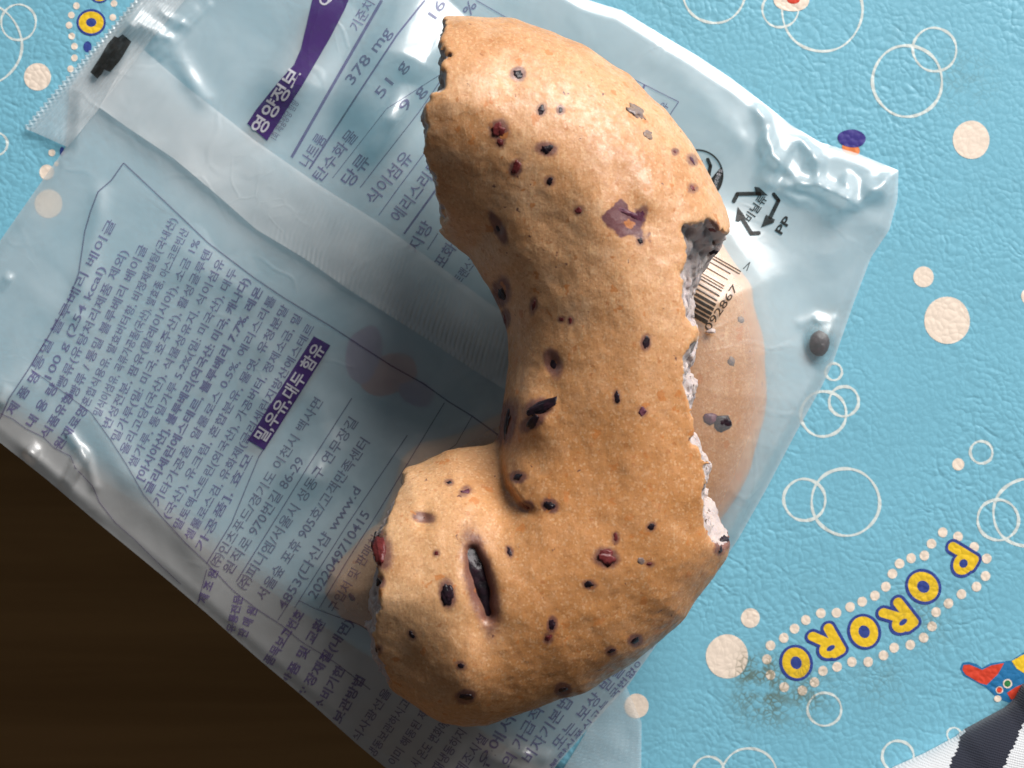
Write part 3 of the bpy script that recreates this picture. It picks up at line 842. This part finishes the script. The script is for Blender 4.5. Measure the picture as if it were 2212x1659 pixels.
    wv = np.stack([(px-CX)*k, -(py-CY)*k, pz*S], 1)
    crumb_v = fn > 7.0
    qc = crumb_v[quads].sum(1) >= 2
    # outward-facing check by signed volume
    a, b, c = wv[quads[:, 0]], wv[quads[:, 1]], wv[quads[:, 2]]
    if np.einsum('ij,ij->i', a, np.cross(b, c)).sum() < 0:
        quads = quads[:, ::-1]
    root = empty('bagel', W(1250, 850, BASE)[:2] + (BASE*S,))
    def part(name, mask, mat):
        qs = quads[mask]
        u, inv = np.unique(qs, return_inverse=True)
        return big_mesh(name, wv[u], inv.reshape(qs.shape), mat, root, {k_: v_[u] for k_, v_ in AT.items()})
    # how much fruit juice has soaked in, and the ring of the burst berry
    ux = CX + wv[:, 0]/(S*(1-wv[:, 2]/D)); uy = CY - wv[:, 1]/(S*(1-wv[:, 2]/D))
    top = smooth01(BASE+60, BASE+130, wv[:, 2]/S)
    juice = np.zeros(len(wv))
    for (x, y, rx, ry, turn, m, lift) in BERRIES:
        if m == 'g' or rx > 33 and m == 'p': continue
        c, sn = math.cos(math.radians(-turn)), math.sin(math.radians(-turn))
        a = (ux-x)*c - (uy-y)*sn; b = (ux-x)*sn + (uy-y)*c
        r_ = np.sqrt((a/(min(rx, 20)*1.4+4))**2 + (b/(ry*1.3+4))**2)
        juice = np.maximum(juice, np.exp(-np.maximum(r_-0.55, 0)**2*2.2)*(0.9 if rx*ry > 60 else 0.7))
    juice *= top
    wo = 14*vnoise(ux/22, uy/22, None, 23) + 8*vnoise(ux/9, uy/9, None, 24)
    rr_ = np.hypot((ux-1356+wo)/42, (uy-480-0.35*(ux-1356)*(ux > 1356)+wo*0.8)/34)
    burst = (np.exp(-((rr_-0.66)/0.38)**2)*(0.55+0.5*(uy < 478)) + 0.42*np.exp(-rr_**2))*top
    AT = {'juice': juice, 'burst': burst}
    # relax the crust (not the crumb) so the voxel steps vanish
    keep = np.ones(len(wv), bool); keep[np.unique(quads[qc])] = False
    for _ in range(4):
        acc = np.zeros_like(wv); cnt = np.zeros(len(wv))
        for e0, e1 in ((0, 1), (1, 2), (2, 3), (3, 0)):
            np.add.at(acc, quads[:, e0], wv[quads[:, e1]]); np.add.at(acc, quads[:, e1], wv[quads[:, e0]])
            np.add.at(cnt, quads[:, e0], 1); np.add.at(cnt, quads[:, e1], 1)
        wv = np.where(keep[:, None], wv*0.4 + 0.6*acc/cnt[:, None], wv)
    qx, qy = px[quads].mean(1), py[quads].mean(1)
    part('crust', ~qc, M_crust)
    part('crumb', qc & (qx > 1250), M_crumb)
    part('crumb', qc & (qx <= 1250) & (qy > 780), M_crumb)
    part('crumb', qc & (qx <= 1250) & (qy <= 780), M_crumb)
    return root, wv, quads

bagel, BV, BQ = build_bagel()
tag(bagel, 'bitten bagel half with blueberries lying on top of the printed clear bag', 'bagel')
bvh = BVHTree.FromPolygons([Vector(v) for v in BV.astype(float)], [tuple(int(i) for i in q) for q in BQ])

def hit(px, py):
    o = Vector((0, 0, D)); t = Vector(W(px, py, 0))
    return bvh.ray_cast(o, (t-o).normalized())

def berry_mesh(rx, ry, rz, seed, nu=18, nv=10, rag=0.2):
    r = random.Random(seed)
    vs, fs = [], []
    off = r.uniform(0, 50)
    for j in range(nv+1):
        th = PI*j/nv
        for i in range(nu):
            a = 2*PI*i/nu
            x, y, z = math.sin(th)*math.cos(a), math.sin(th)*math.sin(a), math.cos(th)
            n = float(vnoise(np.array([x*1.6+off]), np.array([y*1.6]), np.array([z*1.6]), 51)[0])
            n2 = float(vnoise(np.array([x*4+off]), np.array([y*4]), np.array([z*4]), 52)[0])
            k = 1 + rag*1.6*n + rag*0.8*n2
            vs.append((x*rx*k, y*ry*k, z*rz*(1+0.35*n2)))
    for j in range(nv):
        for i in range(nu):
            i2 = (i+1) % nu
            fs.append((j*nu+i, (j+1)*nu+i, (j+1)*nu+i2, j*nu+i2))
    return vs, fs

BM = {'b': M_berry, 'p': M_berry_p, 'r': M_berry_r, 'g': M_berry_g}
for i, (x, y, rx, ry, turn, m, lift) in enumerate(BERRIES):
    loc, nor, _, _ = hit(x, y)
    if loc is None: continue
    # average normal around the spot so the piece beds into the crust
    acc = Vector(nor)
    for a in range(6):
        l2, n2, _, _ = hit(x+rx*math.cos(a), y+ry*math.sin(a))
        if n2 is not None and (l2-loc).length < 60*S: acc += n2
    nor = acc.normalized()
    s = S*(1-loc.z/D)
    vs, fs = berry_mesh(rx*s, ry*s, min(rx, ry)*(0.16 if min(rx, ry) < 14 else 0.24 if rx != 34 or ry < 50 else 0.42)*s, i, 24, 12, 0.34)
    c, sn = math.cos(math.radians(-turn)), math.sin(math.radians(-turn))
    zc = nor
    xc = (Vector((c, sn, 0)) - zc*zc.dot(Vector((c, sn, 0)))).normalized()
    yc = zc.cross(xc)
    base = loc + nor*(lift*s)
    vv = [base + xc*v[0] + yc*v[1] + zc*v[2] for v in vs]
    b = obj('blueberry', vv, fs, BM[m], bagel, smooth=True)
    if m == 'p' and rx > 20: b['label'] = 'burst purple blueberry skin'

# ---------------------------------------------------------------- the bagel piece inside the bag
def build_inner():
    step = 7.0
    xs = np.arange(665, 1690, step); ys = np.arange(440, 1440, step); zs = np.arange(-3, 160, step)
    X, Y = np.meshgrid(xs, ys, indexing='ij')
    d2 = sdf_poly(X, Y, INN)
    c = 1-np.clip(d2/150.0, -.6, 1)
    Z = zs[None, None, :]
    zc = 34.0
    zz = np.where(Z > zc, (Z-zc)/98.0, (zc-Z)/30.0)
    F = (1-np.sqrt(c[:, :, None]**2+zz**2))*90
    n = 3.0*vnoise(X/60, Y/60, None, 61)
    F = np.minimum(F + n[:, :, None], Z - 4).astype(np.float32)
    F = np.minimum(F, (film_h(X, Y)-9)[:, :, None]-Z)
    F = np.minimum(F, BASE-18-Z).astype(np.float32)
    v, quads = surface_nets(F)
    px = xs[0]+v[:, 0]*step; py = ys[0]+v[:, 1]*step; pz = zs[0]+v[:, 2]*step
    k = (1-70/DP)*S
    wv = np.stack([(px-CX)*k, -(py-CY)*k, pz*S], 1)
    a, b, c = wv[quads[:, 0]], wv[quads[:, 1]], wv[quads[:, 2]]
    if np.einsum('ij,ij->i', a, np.cross(b, c)).sum() < 0: quads = quads[:, ::-1]
    root = empty('bagel_piece', W(1250, 1100, 5))
    big_mesh('crust', wv, quads, M_crust, root)
    bv = BVHTree.FromPolygons([Vector(q) for q in wv.astype(float)], [tuple(int(i) for i in q) for q in quads])
    for i, (x, y, rx, ry, m) in enumerate(((1562, 912, 17, 20, 'b'), (1535, 905, 12, 14, 'p'), (1580, 780, 10, 8, 'g'), (1600, 690, 8, 8, 'g'), (760, 1290, 9, 7, 'r'), (950, 1000, 8, 8, 'b'))):
        o = Vector((0, 0, D)); t = Vector(W(x, y, 0))
        loc, nor, _, _ = bv.ray_cast(o, (t-o).normalized())
        if loc is None: continue
        vs, fs = berry_mesh(rx*S, ry*S, min(rx, ry)*.4*S, 90+i, 14, 8)
        q = nor.to_track_quat('Z', 'Y').to_matrix()
        obj('blueberry', [loc + q @ Vector(v) for v in vs], fs, BM[m], root, smooth=True)
    return root
inner = build_inner()
tag(inner, 'second bagel piece blurred inside the clear bag under the bitten bagel', 'bagel')

vs, fs = berry_mesh(22*S, 28*S, 12*S, 77, 20, 12, .06)
fr = obj('loose_blueberry', [Vector(v)+Vector(W(FRUIT[0], FRUIT[1], 17)) for v in vs], fs, M_berry, None, True)
tag(fr, 'dark blueberry loose inside the bag near its right edge', 'blueberry')

# ---------------------------------------------------------------- the bag
bag = empty('plastic_bag', W(800, 700, 2))
tag(bag, 'clear plastic bread bag printed with purple text lying flat under the bitten bagel', 'plastic bag')

def resample(pts, n):
    p = np.array(pts, float)
    d = np.r_[0, np.cumsum(np.hypot(*np.diff(p, axis=0).T))]
    t = np.linspace(0, d[-1], n)
    return np.stack([np.interp(t, d, p[:, 0]), np.interp(t, d, p[:, 1])], 1)

def coons(top, bot, left, right, nu, nv):
    t = resample(top, nu); b = resample(bot, nu); l = resample(left, nv); r = resample(right, nv)
    u = np.linspace(0, 1, nu)[:, None, None]; v = np.linspace(0, 1, nv)[None, :, None]
    return ((1-v)*t[:, None]+v*b[:, None]+(1-u)*l[None]+u*r[None]
            - ((1-u)*(1-v)*t[0]+u*(1-v)*t[-1]+(1-u)*v*b[0]+u*v*b[-1]))

NU, NV = 420, 330
G = coons(SIDE_U, SIDE_L, END_L, END_R, NU, NV)
idx = np.arange(NU*NV).reshape(NU, NV)
Q = np.stack([idx[:-1, :-1], idx[:-1, 1:], idx[1:, 1:], idx[1:, :-1]], -1).reshape(-1, 4)
big_mesh('upper_film', on_film(G[..., 0].ravel(), G[..., 1].ravel()), Q, M_film, bag, {'cling': np.maximum(smooth01(-25, 75, sdf_poly(G[..., 0].ravel(), G[..., 1].ravel(), INN)), np.exp(-(np.hypot(G[..., 0].ravel()-FRUIT[0], (G[..., 1].ravel()-FRUIT[1])/1.3)/36)**4))})
NU2, NV2 = 120, 100
G2 = coons(SIDE_U, SIDE_L, END_L, END_R, NU2, NV2)
idx = np.arange(NU2*NV2).reshape(NU2, NV2)
Q2 = np.stack([idx[:-1, :-1], idx[:-1, 1:], idx[1:, 1:], idx[1:, :-1]], -1).reshape(-1, 4)
gx, gy = G2[..., 0].ravel(), G2[..., 1].ravel()
hl = 4.3 + 0.6*vnoise(gx/60, gy/60, None, 71)
kk = (1-hl/DP)*S
big_mesh('lower_film', np.stack([(gx-CX)*kk, -(gy-CY)*kk, hl*S], -1), Q2, M_film_low, bag)

def strip(name, a, b, n, m, fn, mat, parent=bag):
    """ribbon between curves a and b; fn(s,t,px,py) gives the height above the film"""
    A = resample(a, n); B = resample(b, n)
    t = np.linspace(0, 1, m)
    P = A[:, None]*(1-t[None, :, None]) + B[:, None]*t[None, :, None]
    s = np.linspace(0, 1, n)[:, None]*np.ones((1, m))
    tt = np.ones((n, 1))*t[None]
    px, py = P[..., 0], P[..., 1]
    px, py, up = fn(s, tt, px.copy(), py.copy())
    v = on_film(px.ravel(), py.ravel(), up.ravel())
    idx = np.arange(n*m).reshape(n, m)
    q = np.stack([idx[:-1, :-1], idx[:-1, 1:], idx[1:, 1:], idx[1:, :-1]], -1).reshape(-1, 4)
    return big_mesh(name, v, q, mat, parent)

SEAM_U = [(292, 92), (400, 185), (553, 305), (690, 400), (818, 480), (930, 560), (1050, 650), (1130, 705)]
SEAM_L = [(215, 232), (275, 275), (375, 342), (462, 415), (553, 495), (653, 555), (753, 625), (903, 720), (1028, 802), (1110, 855)]
def seam_h(s, t, px, py):
    ridge = np.sin(2*PI*(s*95 + t*1.6))*(smooth01(.42, .62, s))*smooth01(.15, .35, t)*(0.55+0.45*smooth01(.55, .75, s))
    ridge2 = np.sin(2*PI*(s*95 - t*2.2))*smooth01(.38, .5, s)*smooth01(.75, .9, t)
    w = 3*vnoise(px/50, py/50, None, 81)
    am = 0.6 + 0.6*vnoise(px/38, py/38, None, 82)
    return px, py, 3.5 + 7*t**3 + 1.5*np.sin(PI*t) + 1.5*ridge*am + 1.3*ridge2*am + w*t
strip('back_seam', SEAM_U, SEAM_L, 700, 26, seam_h, M_seam)

# crimped end seals: ribbed strips with a pinked rim
SEAL_O = [(52, 276), (140, 172), (250, 48), (300, -12), (420, -160)]
SEAL_I = [(146, 318), (215, 234), (322, 92), (392, 10), (510, -130)]
def seal_h(s, t, px, py):
    zig = (np.abs(((s*46) % 1)-.5)*2-.5)*7*smooth01(.25, 0, t)
    rib = np.sin(2*PI*t*7.5)
    return px+zig*0.76, py+zig*0.65, 4 + 1.7*rib + 5*vnoise(px/60, py/60, None, 83)**2 + 9*smooth01(.5, 1, t)*0
strip('end_seal', SEAL_O, SEAL_I, 360, 46, seal_h, M_seam)
def seal2(s, t, px, py):
    rib = np.sin(2*PI*t*6)*np.sin(2*PI*s*60)
    return px, py, -1.5 + 1.2*rib + 2*vnoise(px/40, py/40, None, 84)
strip('end_seal', [(1290, 1540), (1255, 1600), (1205, 1680)], [(1352, 1480), (1386, 1560), (1385, 1700)], 160, 40, seal2, M_film)

# ---------------------------------------------------------------- printing on the bag
def film_poly(name, polys, mats, up=1.6, parent=bag):
    """flat shapes laid on the film, cut fine enough to follow it"""
    import bmesh
    bm = bmesh.new()
    for pts, mi, dz in polys:
        vs = [bm.verts.new((x, y, dz)) for x, y in pts]
        try: f = bm.faces.new(vs)
        except ValueError: continue
        f.material_index = mi
    bmesh.ops.triangulate(bm, faces=bm.faces[:])
    for _ in range(6):
        long = [e for e in bm.edges if e.calc_length() > 26]
        if not long: break
        bmesh.ops.subdivide_edges(bm, edges=long, cuts=1)
        bmesh.ops.triangulate(bm, faces=[f for f in bm.faces if len(f.verts) > 3])
    far = [v for v in bm.verts if sdf_poly(np.array([v.co.x]), np.array([v.co.y]), BAG)[0] < 1.5 and up < 10]
    bmesh.ops.delete(bm, geom=far, context='VERTS')
    co = np.array([v.co[:] for v in bm.verts])
    w = on_film(co[:, 0], co[:, 1], up + co[:, 2])
    for v, q in zip(bm.verts, w): v.co = q
    me = bpy.data.meshes.new(name)
    bm.to_mesh(me); bm.free()
    for m in (mats if isinstance(mats, (list, tuple)) else [mats]): me.materials.append(m)
    o = bpy.data.objects.new(name, me)
    COL.objects.link(o); o.parent = parent
    o.matrix_parent_inverse = Matrix.Translation(-parent.location)
    return o

_tc = bpy.data.curves.new('lettering', 'FONT')
_tc.resolution_u = 3
_to = bpy.data.objects.new('lettering', _tc)
COL.objects.link(_to)
def glyphs(body, bold):
    _tc.body = body
    _tc.offset = bold
    bpy.context.view_layer.update()
    me = _to.evaluated_get(bpy.context.evaluated_depsgraph_get()).to_mesh()
    co = np.array([v.co[:2] for v in me.vertices]) if len(me.vertices) else np.zeros((0, 2))
    return co, [tuple(p.vertices) for p in me.polygons]

def printed(name, rows, mat, up=1.6, parent=bag):
    """rows: (text, x0, y0, x1, y1, height[, bold]) along the centre line of the text"""
    V, Fc = [], []
    for r in rows:
        body, x0, y0, x1, y1, hgt = r[:6]
        bold = r[6] if len(r) > 6 else 0.012
        co, fs = glyphs(body, bold)
        if not len(co): continue
        mn, mx = co[:, 0].min(), co[:, 0].max()
        L = math.hypot(x1-x0, y1-y0)
        dx, dy = (x1-x0)/L, (y1-y0)/L
        u = (co[:, 0]-mn)/(mx-mn)*L
        yc = 0.36
        v = (co[:, 1]-yc)*hgt/0.86
        px = x0 + u*dx + v*dy
        py = y0 + u*dy - v*dx
        b = len(V)
        V += list(on_film(px, py, up))
        keep = sdf_poly(px, py, BAG) > 1.5
        Fc += [tuple(b+i for i in f) for f in fs if all(keep[i] for i in f)]
    return obj(name, V, Fc, mat, parent)

# ingredient block: rows run from the lower left up to the ruled line
st = resample([(428, 1188), (350, 1110), (318, 1066), (281, 1003), (244, 946), (206, 894), (138, 842), (75, 798)], 17)
en_ = resample([(700, 722), (611, 655), (549, 612), (450, 540), (383, 478), (318, 420), (262, 440)], 17)
ING = ["가공품], 효모", "셀룰로스검, 유화제(글리세린지방산에스테르", "말토덱스트린(외국산), 가공버터, 정제소금, 밀",
       "(국산), 유크림, 혼합분유, 물엿, 유청분말", "기타가공품, 알룰로스 0.5%, 에리스리톨",
       "글리세린에스테르, 블루베리 7.7%, 레몬", "[아시아산], 블루베리(외국산: 미국, 캐나다)", "쌀가루, 통밀가루 5.2%(밀: 미국산), 대두",
       "올리고당(국산), 식물성유지, 식이섬유", "밀가루(밀: 미국, 호주산), 활성글루텐", "변성전분, 팜유(말레이시아), 소금 1%",
       "밀식이섬유, 곡류가공품(국산), 발효종, 아스코르빈산", "혼합식용유, 발효버터향, 비정제설탕(국내산)", "빵류 / 통밀 블루베리 베이글", "빵류(유탕처리제품 제외)", "100 g (254 kcal)", "통밀 블루베리 베이글"]
for i in range(17):
    x0, y0 = st[i]; x1, y1 = en_[i]
    if i == 0:
        x1, y1 = 540, 981
    if i >= 13:
        x1, y1 = x0 + (x1-x0)*(.8, .72, .62, .9)[i-13], y0 + (y1-y0)*(.8, .72, .62, .9)[i-13]
    printed('printed_text_row', [(ING[i], x0, y0, x1, y1, 19 if i < 13 else 20, 0.03 if i in (5, 6) else 0.014)], M_purple)
for row in [("제 품 명", 20, 893, 80, 806, 20, .03), ("내 용 량", 62, 920, 120, 830, 20, .03), ("식품유형", 94, 944, 152, 852, 20, .03), ("원재료명", 122, 968, 183, 880, 20, .03)]:
    printed('printed_heading', [row], M_purple)
for row in [("㈜인츠푸드/경기도 이천시 백사면", 462, 1222, 690, 862, 22), ("원직로 970번길 86-29", 489, 1237, 650, 990, 24), ("㈜피니엠/서울시 성동구 연무장길", 521, 1271, 765, 905, 24),
            ("서울숲 포휴 905호/고객만족센터", 561, 1293, 790, 950, 24), ("4853(다신샵 www.d", 606, 1313, 772, 1053, 24), ("2022049710415", 672, 1290, 791, 1106, 25), ("구입처 및 판매처", 716, 1320, 812, 1160, 22)]:
    printed('printed_text_row', [row], M_purple_f)
for row in [("제 조 원", 436, 1302, 464, 1230, 20, .03), ("유통전문", 497, 1366, 517, 1286, 19, .03), ("판 매 원", 522, 1376, 548, 1312, 21, .03), ("품목보고번호", 577, 1434, 650, 1320, 22, .03),
            ("반품 및 교환", 614, 1480, 696, 1338, 22, .03), ("포장재질(내면)", 648, 1504, 756, 1340, 22, .03), ("소비기한", 686, 1532, 738, 1440, 22, .03), ("보관방법", 726, 1560, 780, 1462, 22, .03)]:
    printed('printed_heading', [row], M_purple)
for row in [("직사광선을 피해", 765, 1600, 872, 1440, 21), ("냉동보관하시고 섭취", 800, 1632, 905, 1475, 21), ("이미 해동된 제품", 845, 1650, 930, 1518, 21), ("시 온도 변화에", 893, 1655, 962, 1560, 23), ("재냉동하지", 940, 1665, 1000, 1578, 23),
            ("제조시설", 990, 1668, 1046, 1590, 24), ("온에서", 1042, 1655, 1104, 1548, 27), ("의 가급적", 1092, 1655, 1165, 1530, 26), ("비자기본법에", 1136, 1644, 1248, 1480, 26), ("또는 보상 받을", 1199, 1614, 1344, 1438, 24), ("불량식품신고는 국번없이 1399", 1191, 1660, 1433, 1371, 15, .02)]:
    printed('printed_text_row', [row], M_purple)
# nutrition table
for row in [("나트륨", 655, 357, 697, 292, 25), ("378 mg", 752, 178, 838, 62, 27), ("탄수화물", 683, 387, 766, 285, 26), ("51 g", 815, 207, 874, 133, 27), ("당류", 746, 397, 792, 338, 30), ("9 g", 866, 236, 914, 186, 27),
            ("식이섬유", 798, 436, 884, 332, 29), ("에리스리톨", 852, 474, 946, 352, 29), ("지방", 890, 543, 926, 480, 28), ("포화지방", 946, 575, 1010, 480, 27), ("트랜스지방", 985, 610, 1040, 540, 22), ("기준치", 764, 64, 800, 3, 24), ("16 %", 932, 36, 985, -40, 26), ("%", 1006, 30, 1022, 4, 26), ("함유", 1412, 262, 1440, 222, 17)]:
    printed('printed_nutrition_text', [row], M_purple)
printed('printed_small_text', [("1회 제공량당 함량", 590, 300, 640, 218, 17)], M_purple_f)

def seg(pts, w):
    """ruled line as a list of quads"""
    out = []
    for (a, b) in zip(pts[:-1], pts[1:]):
        L = math.hypot(b[0]-a[0], b[1]-a[1]); nx, ny = -(b[1]-a[1])/L*w/2, (b[0]-a[0])/L*w/2
        n = max(1, int(L/24))
        for i in range(n):
            p = (a[0]+(b[0]-a[0])*i/n, a[1]+(b[1]-a[1])*i/n); q = (a[0]+(b[0]-a[0])*(i+1)/n, a[1]+(b[1]-a[1])*(i+1)/n)
            out.append(([(p[0]+nx, p[1]+ny), (q[0]+nx, q[1]+ny), (q[0]-nx, q[1]-ny), (p[0]-nx, p[1]-ny)], 0, 0))
    return out
for pts, w in [([(630, 340), (727, 170), (825, 0)], 6.5), ([(668, 365), (770, 208), (858, 75), (918, 0)], 4), ([(718, 385), (835, 235), (953, 160)], 1.6), ([(778, 405), (903, 245), (955, 170)], 2), ([(818, 465), (865, 400), (940, 300)], 2),
               ([(873, 505), (938, 415), (975, 365)], 4.5), ([(923, 540), (946, 504)], 2), ([(1028, 0), (1106, 45), (1200, 92), (1331, 152), (1466, 220), (1443, 254)], 2.2), ([(1393, 183), (1387, 196)], 5)]:
    film_poly('ruled_line', seg(pts, w), M_purple)
for pts, w in [([(267, 352), (313, 395), (383, 461), (450, 525), (549, 600), (611, 642), (713, 704), (845, 790), (915, 829), (968, 867), (1020, 899), (1078, 941)], 3.2), ([(267, 352), (240, 390), (212, 414), (196, 455), (183, 500), (170, 590), (148, 650), (104, 728), (60, 800), (20, 860), (0, 905)], 3),
               ([(0, 893), (28, 905), (55, 925), (95, 945), (118, 968), (152, 985), (162, 1010), (200, 1050), (215, 1085), (250, 1130), (290, 1165), (330, 1205), (390, 1262)], 2),
               ([(67, 798), (130, 842), (195, 890), (236, 946), (273, 1003), (310, 1068), (350, 1117), (400, 1172), (447, 1216), (503, 1275), (557, 1317), (609, 1351), (650, 1385), (725, 1432), (800, 1490)], 2.2),
               ([(447, 1216), (500, 1130), (559, 987), (640, 860)], 2.5), ([(511, 1256), (590, 1130), (662, 1013), (760, 860)], 2.5), ([(636, 1313), (747, 1138), (880, 940)], 2.2), ([(690, 1313), (747, 1216), (812, 1114), (960, 870)], 2.2),
               ([(646, 1297), (680, 1315), (775, 1349), (840, 1390)], 2.2), ([(600, 1340), (632, 1290)], 2), ([(420, 1330), (447, 1230)], 2), ([(1020, 899), (985, 960), (905, 1020)], 1.6)]:
    film_poly('ruled_line', seg(pts, w), M_purple_f)
# banners
film_poly('printed_banner', [([(675, -4), (755, -4), (745, 20), (713, 82), (653, 185), (612, 248), (577, 304), (534, 267), (553, 237), (603, 175), (635, 140), (650, 105), (663, 50)], 0, 0)], M_purple_b)
printed('banner_lettering', [("영양정보", 553, 285, 640, 152, 33, .02)], M_white_ink, up=2.6)
printed('banner_lettering', [("Q", 695, 10, 706, -12, 26, .02)], M_white_ink, up=2.6)
film_poly('printed_banner', [([(535, 951), (571, 972), (714, 746), (678, 726)], 0, 0)], M_purple_b)
printed('banner_lettering', [("밀,우유,대두 함유", 560, 950, 692, 746, 29, .02)], M_white_ink, up=2.6)
# black registration patch on the seal
film_poly('black_patch', [([(247, 78), (255, 81), (265, 74), (275, 82), (284, 90), (260, 130), (238, 156), (225, 150), (220, 160), (210, 170), (195, 156), (217, 122), (232, 95)], 0, 0)], M_black, up=16)
# recycling mark, barcode and round mark
def zb(pts): return [(1426.4+a*.2811, 274.3+b*.2811) for a, b in pts]
def stroke(pts, w, dz=0.0):
    out = []; k = 0
    for a, b in zip(pts[:-1], pts[1:]):
        out.append((capsule(a, b, w/2, 6), 0, dz+0.12*k)); k += 1
    return out
film_poly('recycling_arrow', stroke(zb([(565, 570), (592, 515), (760, 512)]), 9.0) + [(zb([(722, 458), (760, 464), (828, 527), (735, 527)]), 0, .5)], M_black)
film_poly('recycling_arrow', stroke(zb([(872, 518), (908, 565), (845, 695)]), 9.0) + [(zb([(812, 672), (882, 712), (870, 738), (775, 772)]), 0, .5)], M_black)
film_poly('recycling_arrow', stroke(zb([(757, 815), (700, 818), (620, 690)]), 9.0) + [(zb([(595, 612), (656, 692), (612, 700), (602, 728), (578, 722)]), 0, .5)], M_black)
printed('recycling_lettering', [("비닐류", 1614, 476, 1651, 423, 20, .02)], M_black)
printed('recycling_lettering', [("PP", 1680, 503, 1703, 469, 21, .03)], M_black)
bars = []
A0 = np.array([418., 996.]); A1 = np.array([205., 1440.]); bd = np.array([.868, .497])
ad = (A1-A0)/np.linalg.norm(A1-A0)
for t, w, L in ((0, 9, 232), (20, 9, 232), (55, 9, 168), (104, 9, 168), (160, 8, 165), (180, 8, 165), (203, 10, 165), (246, 15, 165), (286, 13, 165), (322, 26, 170), (360, 26, 170), (398, 26, 170), (430, 20, 170), (470, 34, 170)):
    a = A0+ad*t - bd*90; b = a + bd*(L+90); n = ad*w/2
    bars.append((zb([tuple(a-n), tuple(b-n), tuple(b+n), tuple(a+n)]), 0, 0))
for q in bars: film_poly('barcode_bar', [q], M_black)
printed('barcode_digits', [("092867", 1526, 712, 1589, 617, 19, .006)], M_black)
printed('barcode_digits', [(">", 1609, 583, 1620, 566, 19, .0)], M_black)
rg = []
cx, cyy, r = 1506, 379, 57
for i in range(64):
    a, b = 2*PI*i/64, 2*PI*(i+1)/64
    rg.append(([(cx+r*math.cos(a), cyy+r*math.sin(a)), (cx+r*math.cos(b), cyy+r*math.sin(b)), (cx+(r-4)*math.cos(b), cyy+(r-4)*math.sin(b)), (cx+(r-4)*math.cos(a), cyy+(r-4)*math.sin(a))], 0, 0))
segp = [(cx+(r-2)*math.cos(a), cyy+(r-2)*math.sin(a)) for a in np.linspace(-.35, 1.75, 20)]
film_poly('round_mark', rg + [(segp, 0, .3)] + stroke(zb([(365, 250), (385, 300), (372, 370), (352, 430)]), 8, .6) + stroke(zb([(290, 240), (315, 262), (325, 300)]), 4, .6), M_black)
printed('round_mark_lettering', [("소비자중심", 1543, 405, 1557, 366, 9, .0)], M_white_ink, up=2.9)
bpy.data.objects.remove(_to)
bpy.data.curves.remove(_tc)

# crumb fallen on the bag
vs, fs = berry_mesh(9*S, 5*S, 4*S, 5, 12, 7, .4)
o = obj('bread_crumb', [Vector(v)+Vector(on_film(np.array([1537.]), np.array([716.]), 5)[0]) for v in vs], fs, M_crumb, None, True)
tag(o, 'tiny pale bread crumb on the bag beside the barcode digits', 'crumb')

# ---------------------------------------------------------------- striped knit cloth at the corner
BND = resample([(1860, 1720), (1929, 1657), (1996, 1627), (2064, 1591), (2084, 1574), (2125, 1552), (2171, 1527), (2190, 1510), (2206, 1480), (2240, 1455), (2330, 1380)], 150)
n, m = 150, 60
t = np.linspace(0, 1, m)
gx = BND[:, 0][:, None] + 330*t[None]*0.55
gy = BND[:, 1][:, None] + 330*t[None]*0.84
fold = vnoise(gx/90, gy/90, None, 91)
gz = 3 + 150*np.sqrt(np.maximum(1-(1-t[None])**2, 0)) + 10*fold*t[None]*2
kk = (1-gz*0.9/DP)*S
wv = np.stack([(gx-CX)*kk, -(gy-CY)*kk, gz*S], -1).reshape(-1, 3)
idx = np.arange(n*m).reshape(n, m)
q = np.stack([idx[:-1, :-1], idx[:-1, 1:], idx[1:, 1:], idx[1:, :-1]], -1).reshape(-1, 4)
ctr_x = (gx[:-1, :-1]+gx[1:, 1:]).ravel()/2; ctr_y = (gy[:-1, :-1]+gy[1:, 1:]).ravel()/2
wob = 2.2*vnoise(ctr_x/14, ctr_y/7, None, 92)
sx = ctr_x + (ctr_y-1574)*0.46 + wob
band = ((sx > 2084) & (sx < 2202)) | ((sx > 2330) & (sx < 2440))
cl = empty('striped_cloth', W(2150, 1620, 0))
tag(cl, 'navy and white striped knit cloth intruding at the lower right corner', 'clothing')
big_mesh('white_stripe', wv, q[~band], M_kwhite, cl)
big_mesh('navy_stripe', wv, q[band], M_knavy, cl)
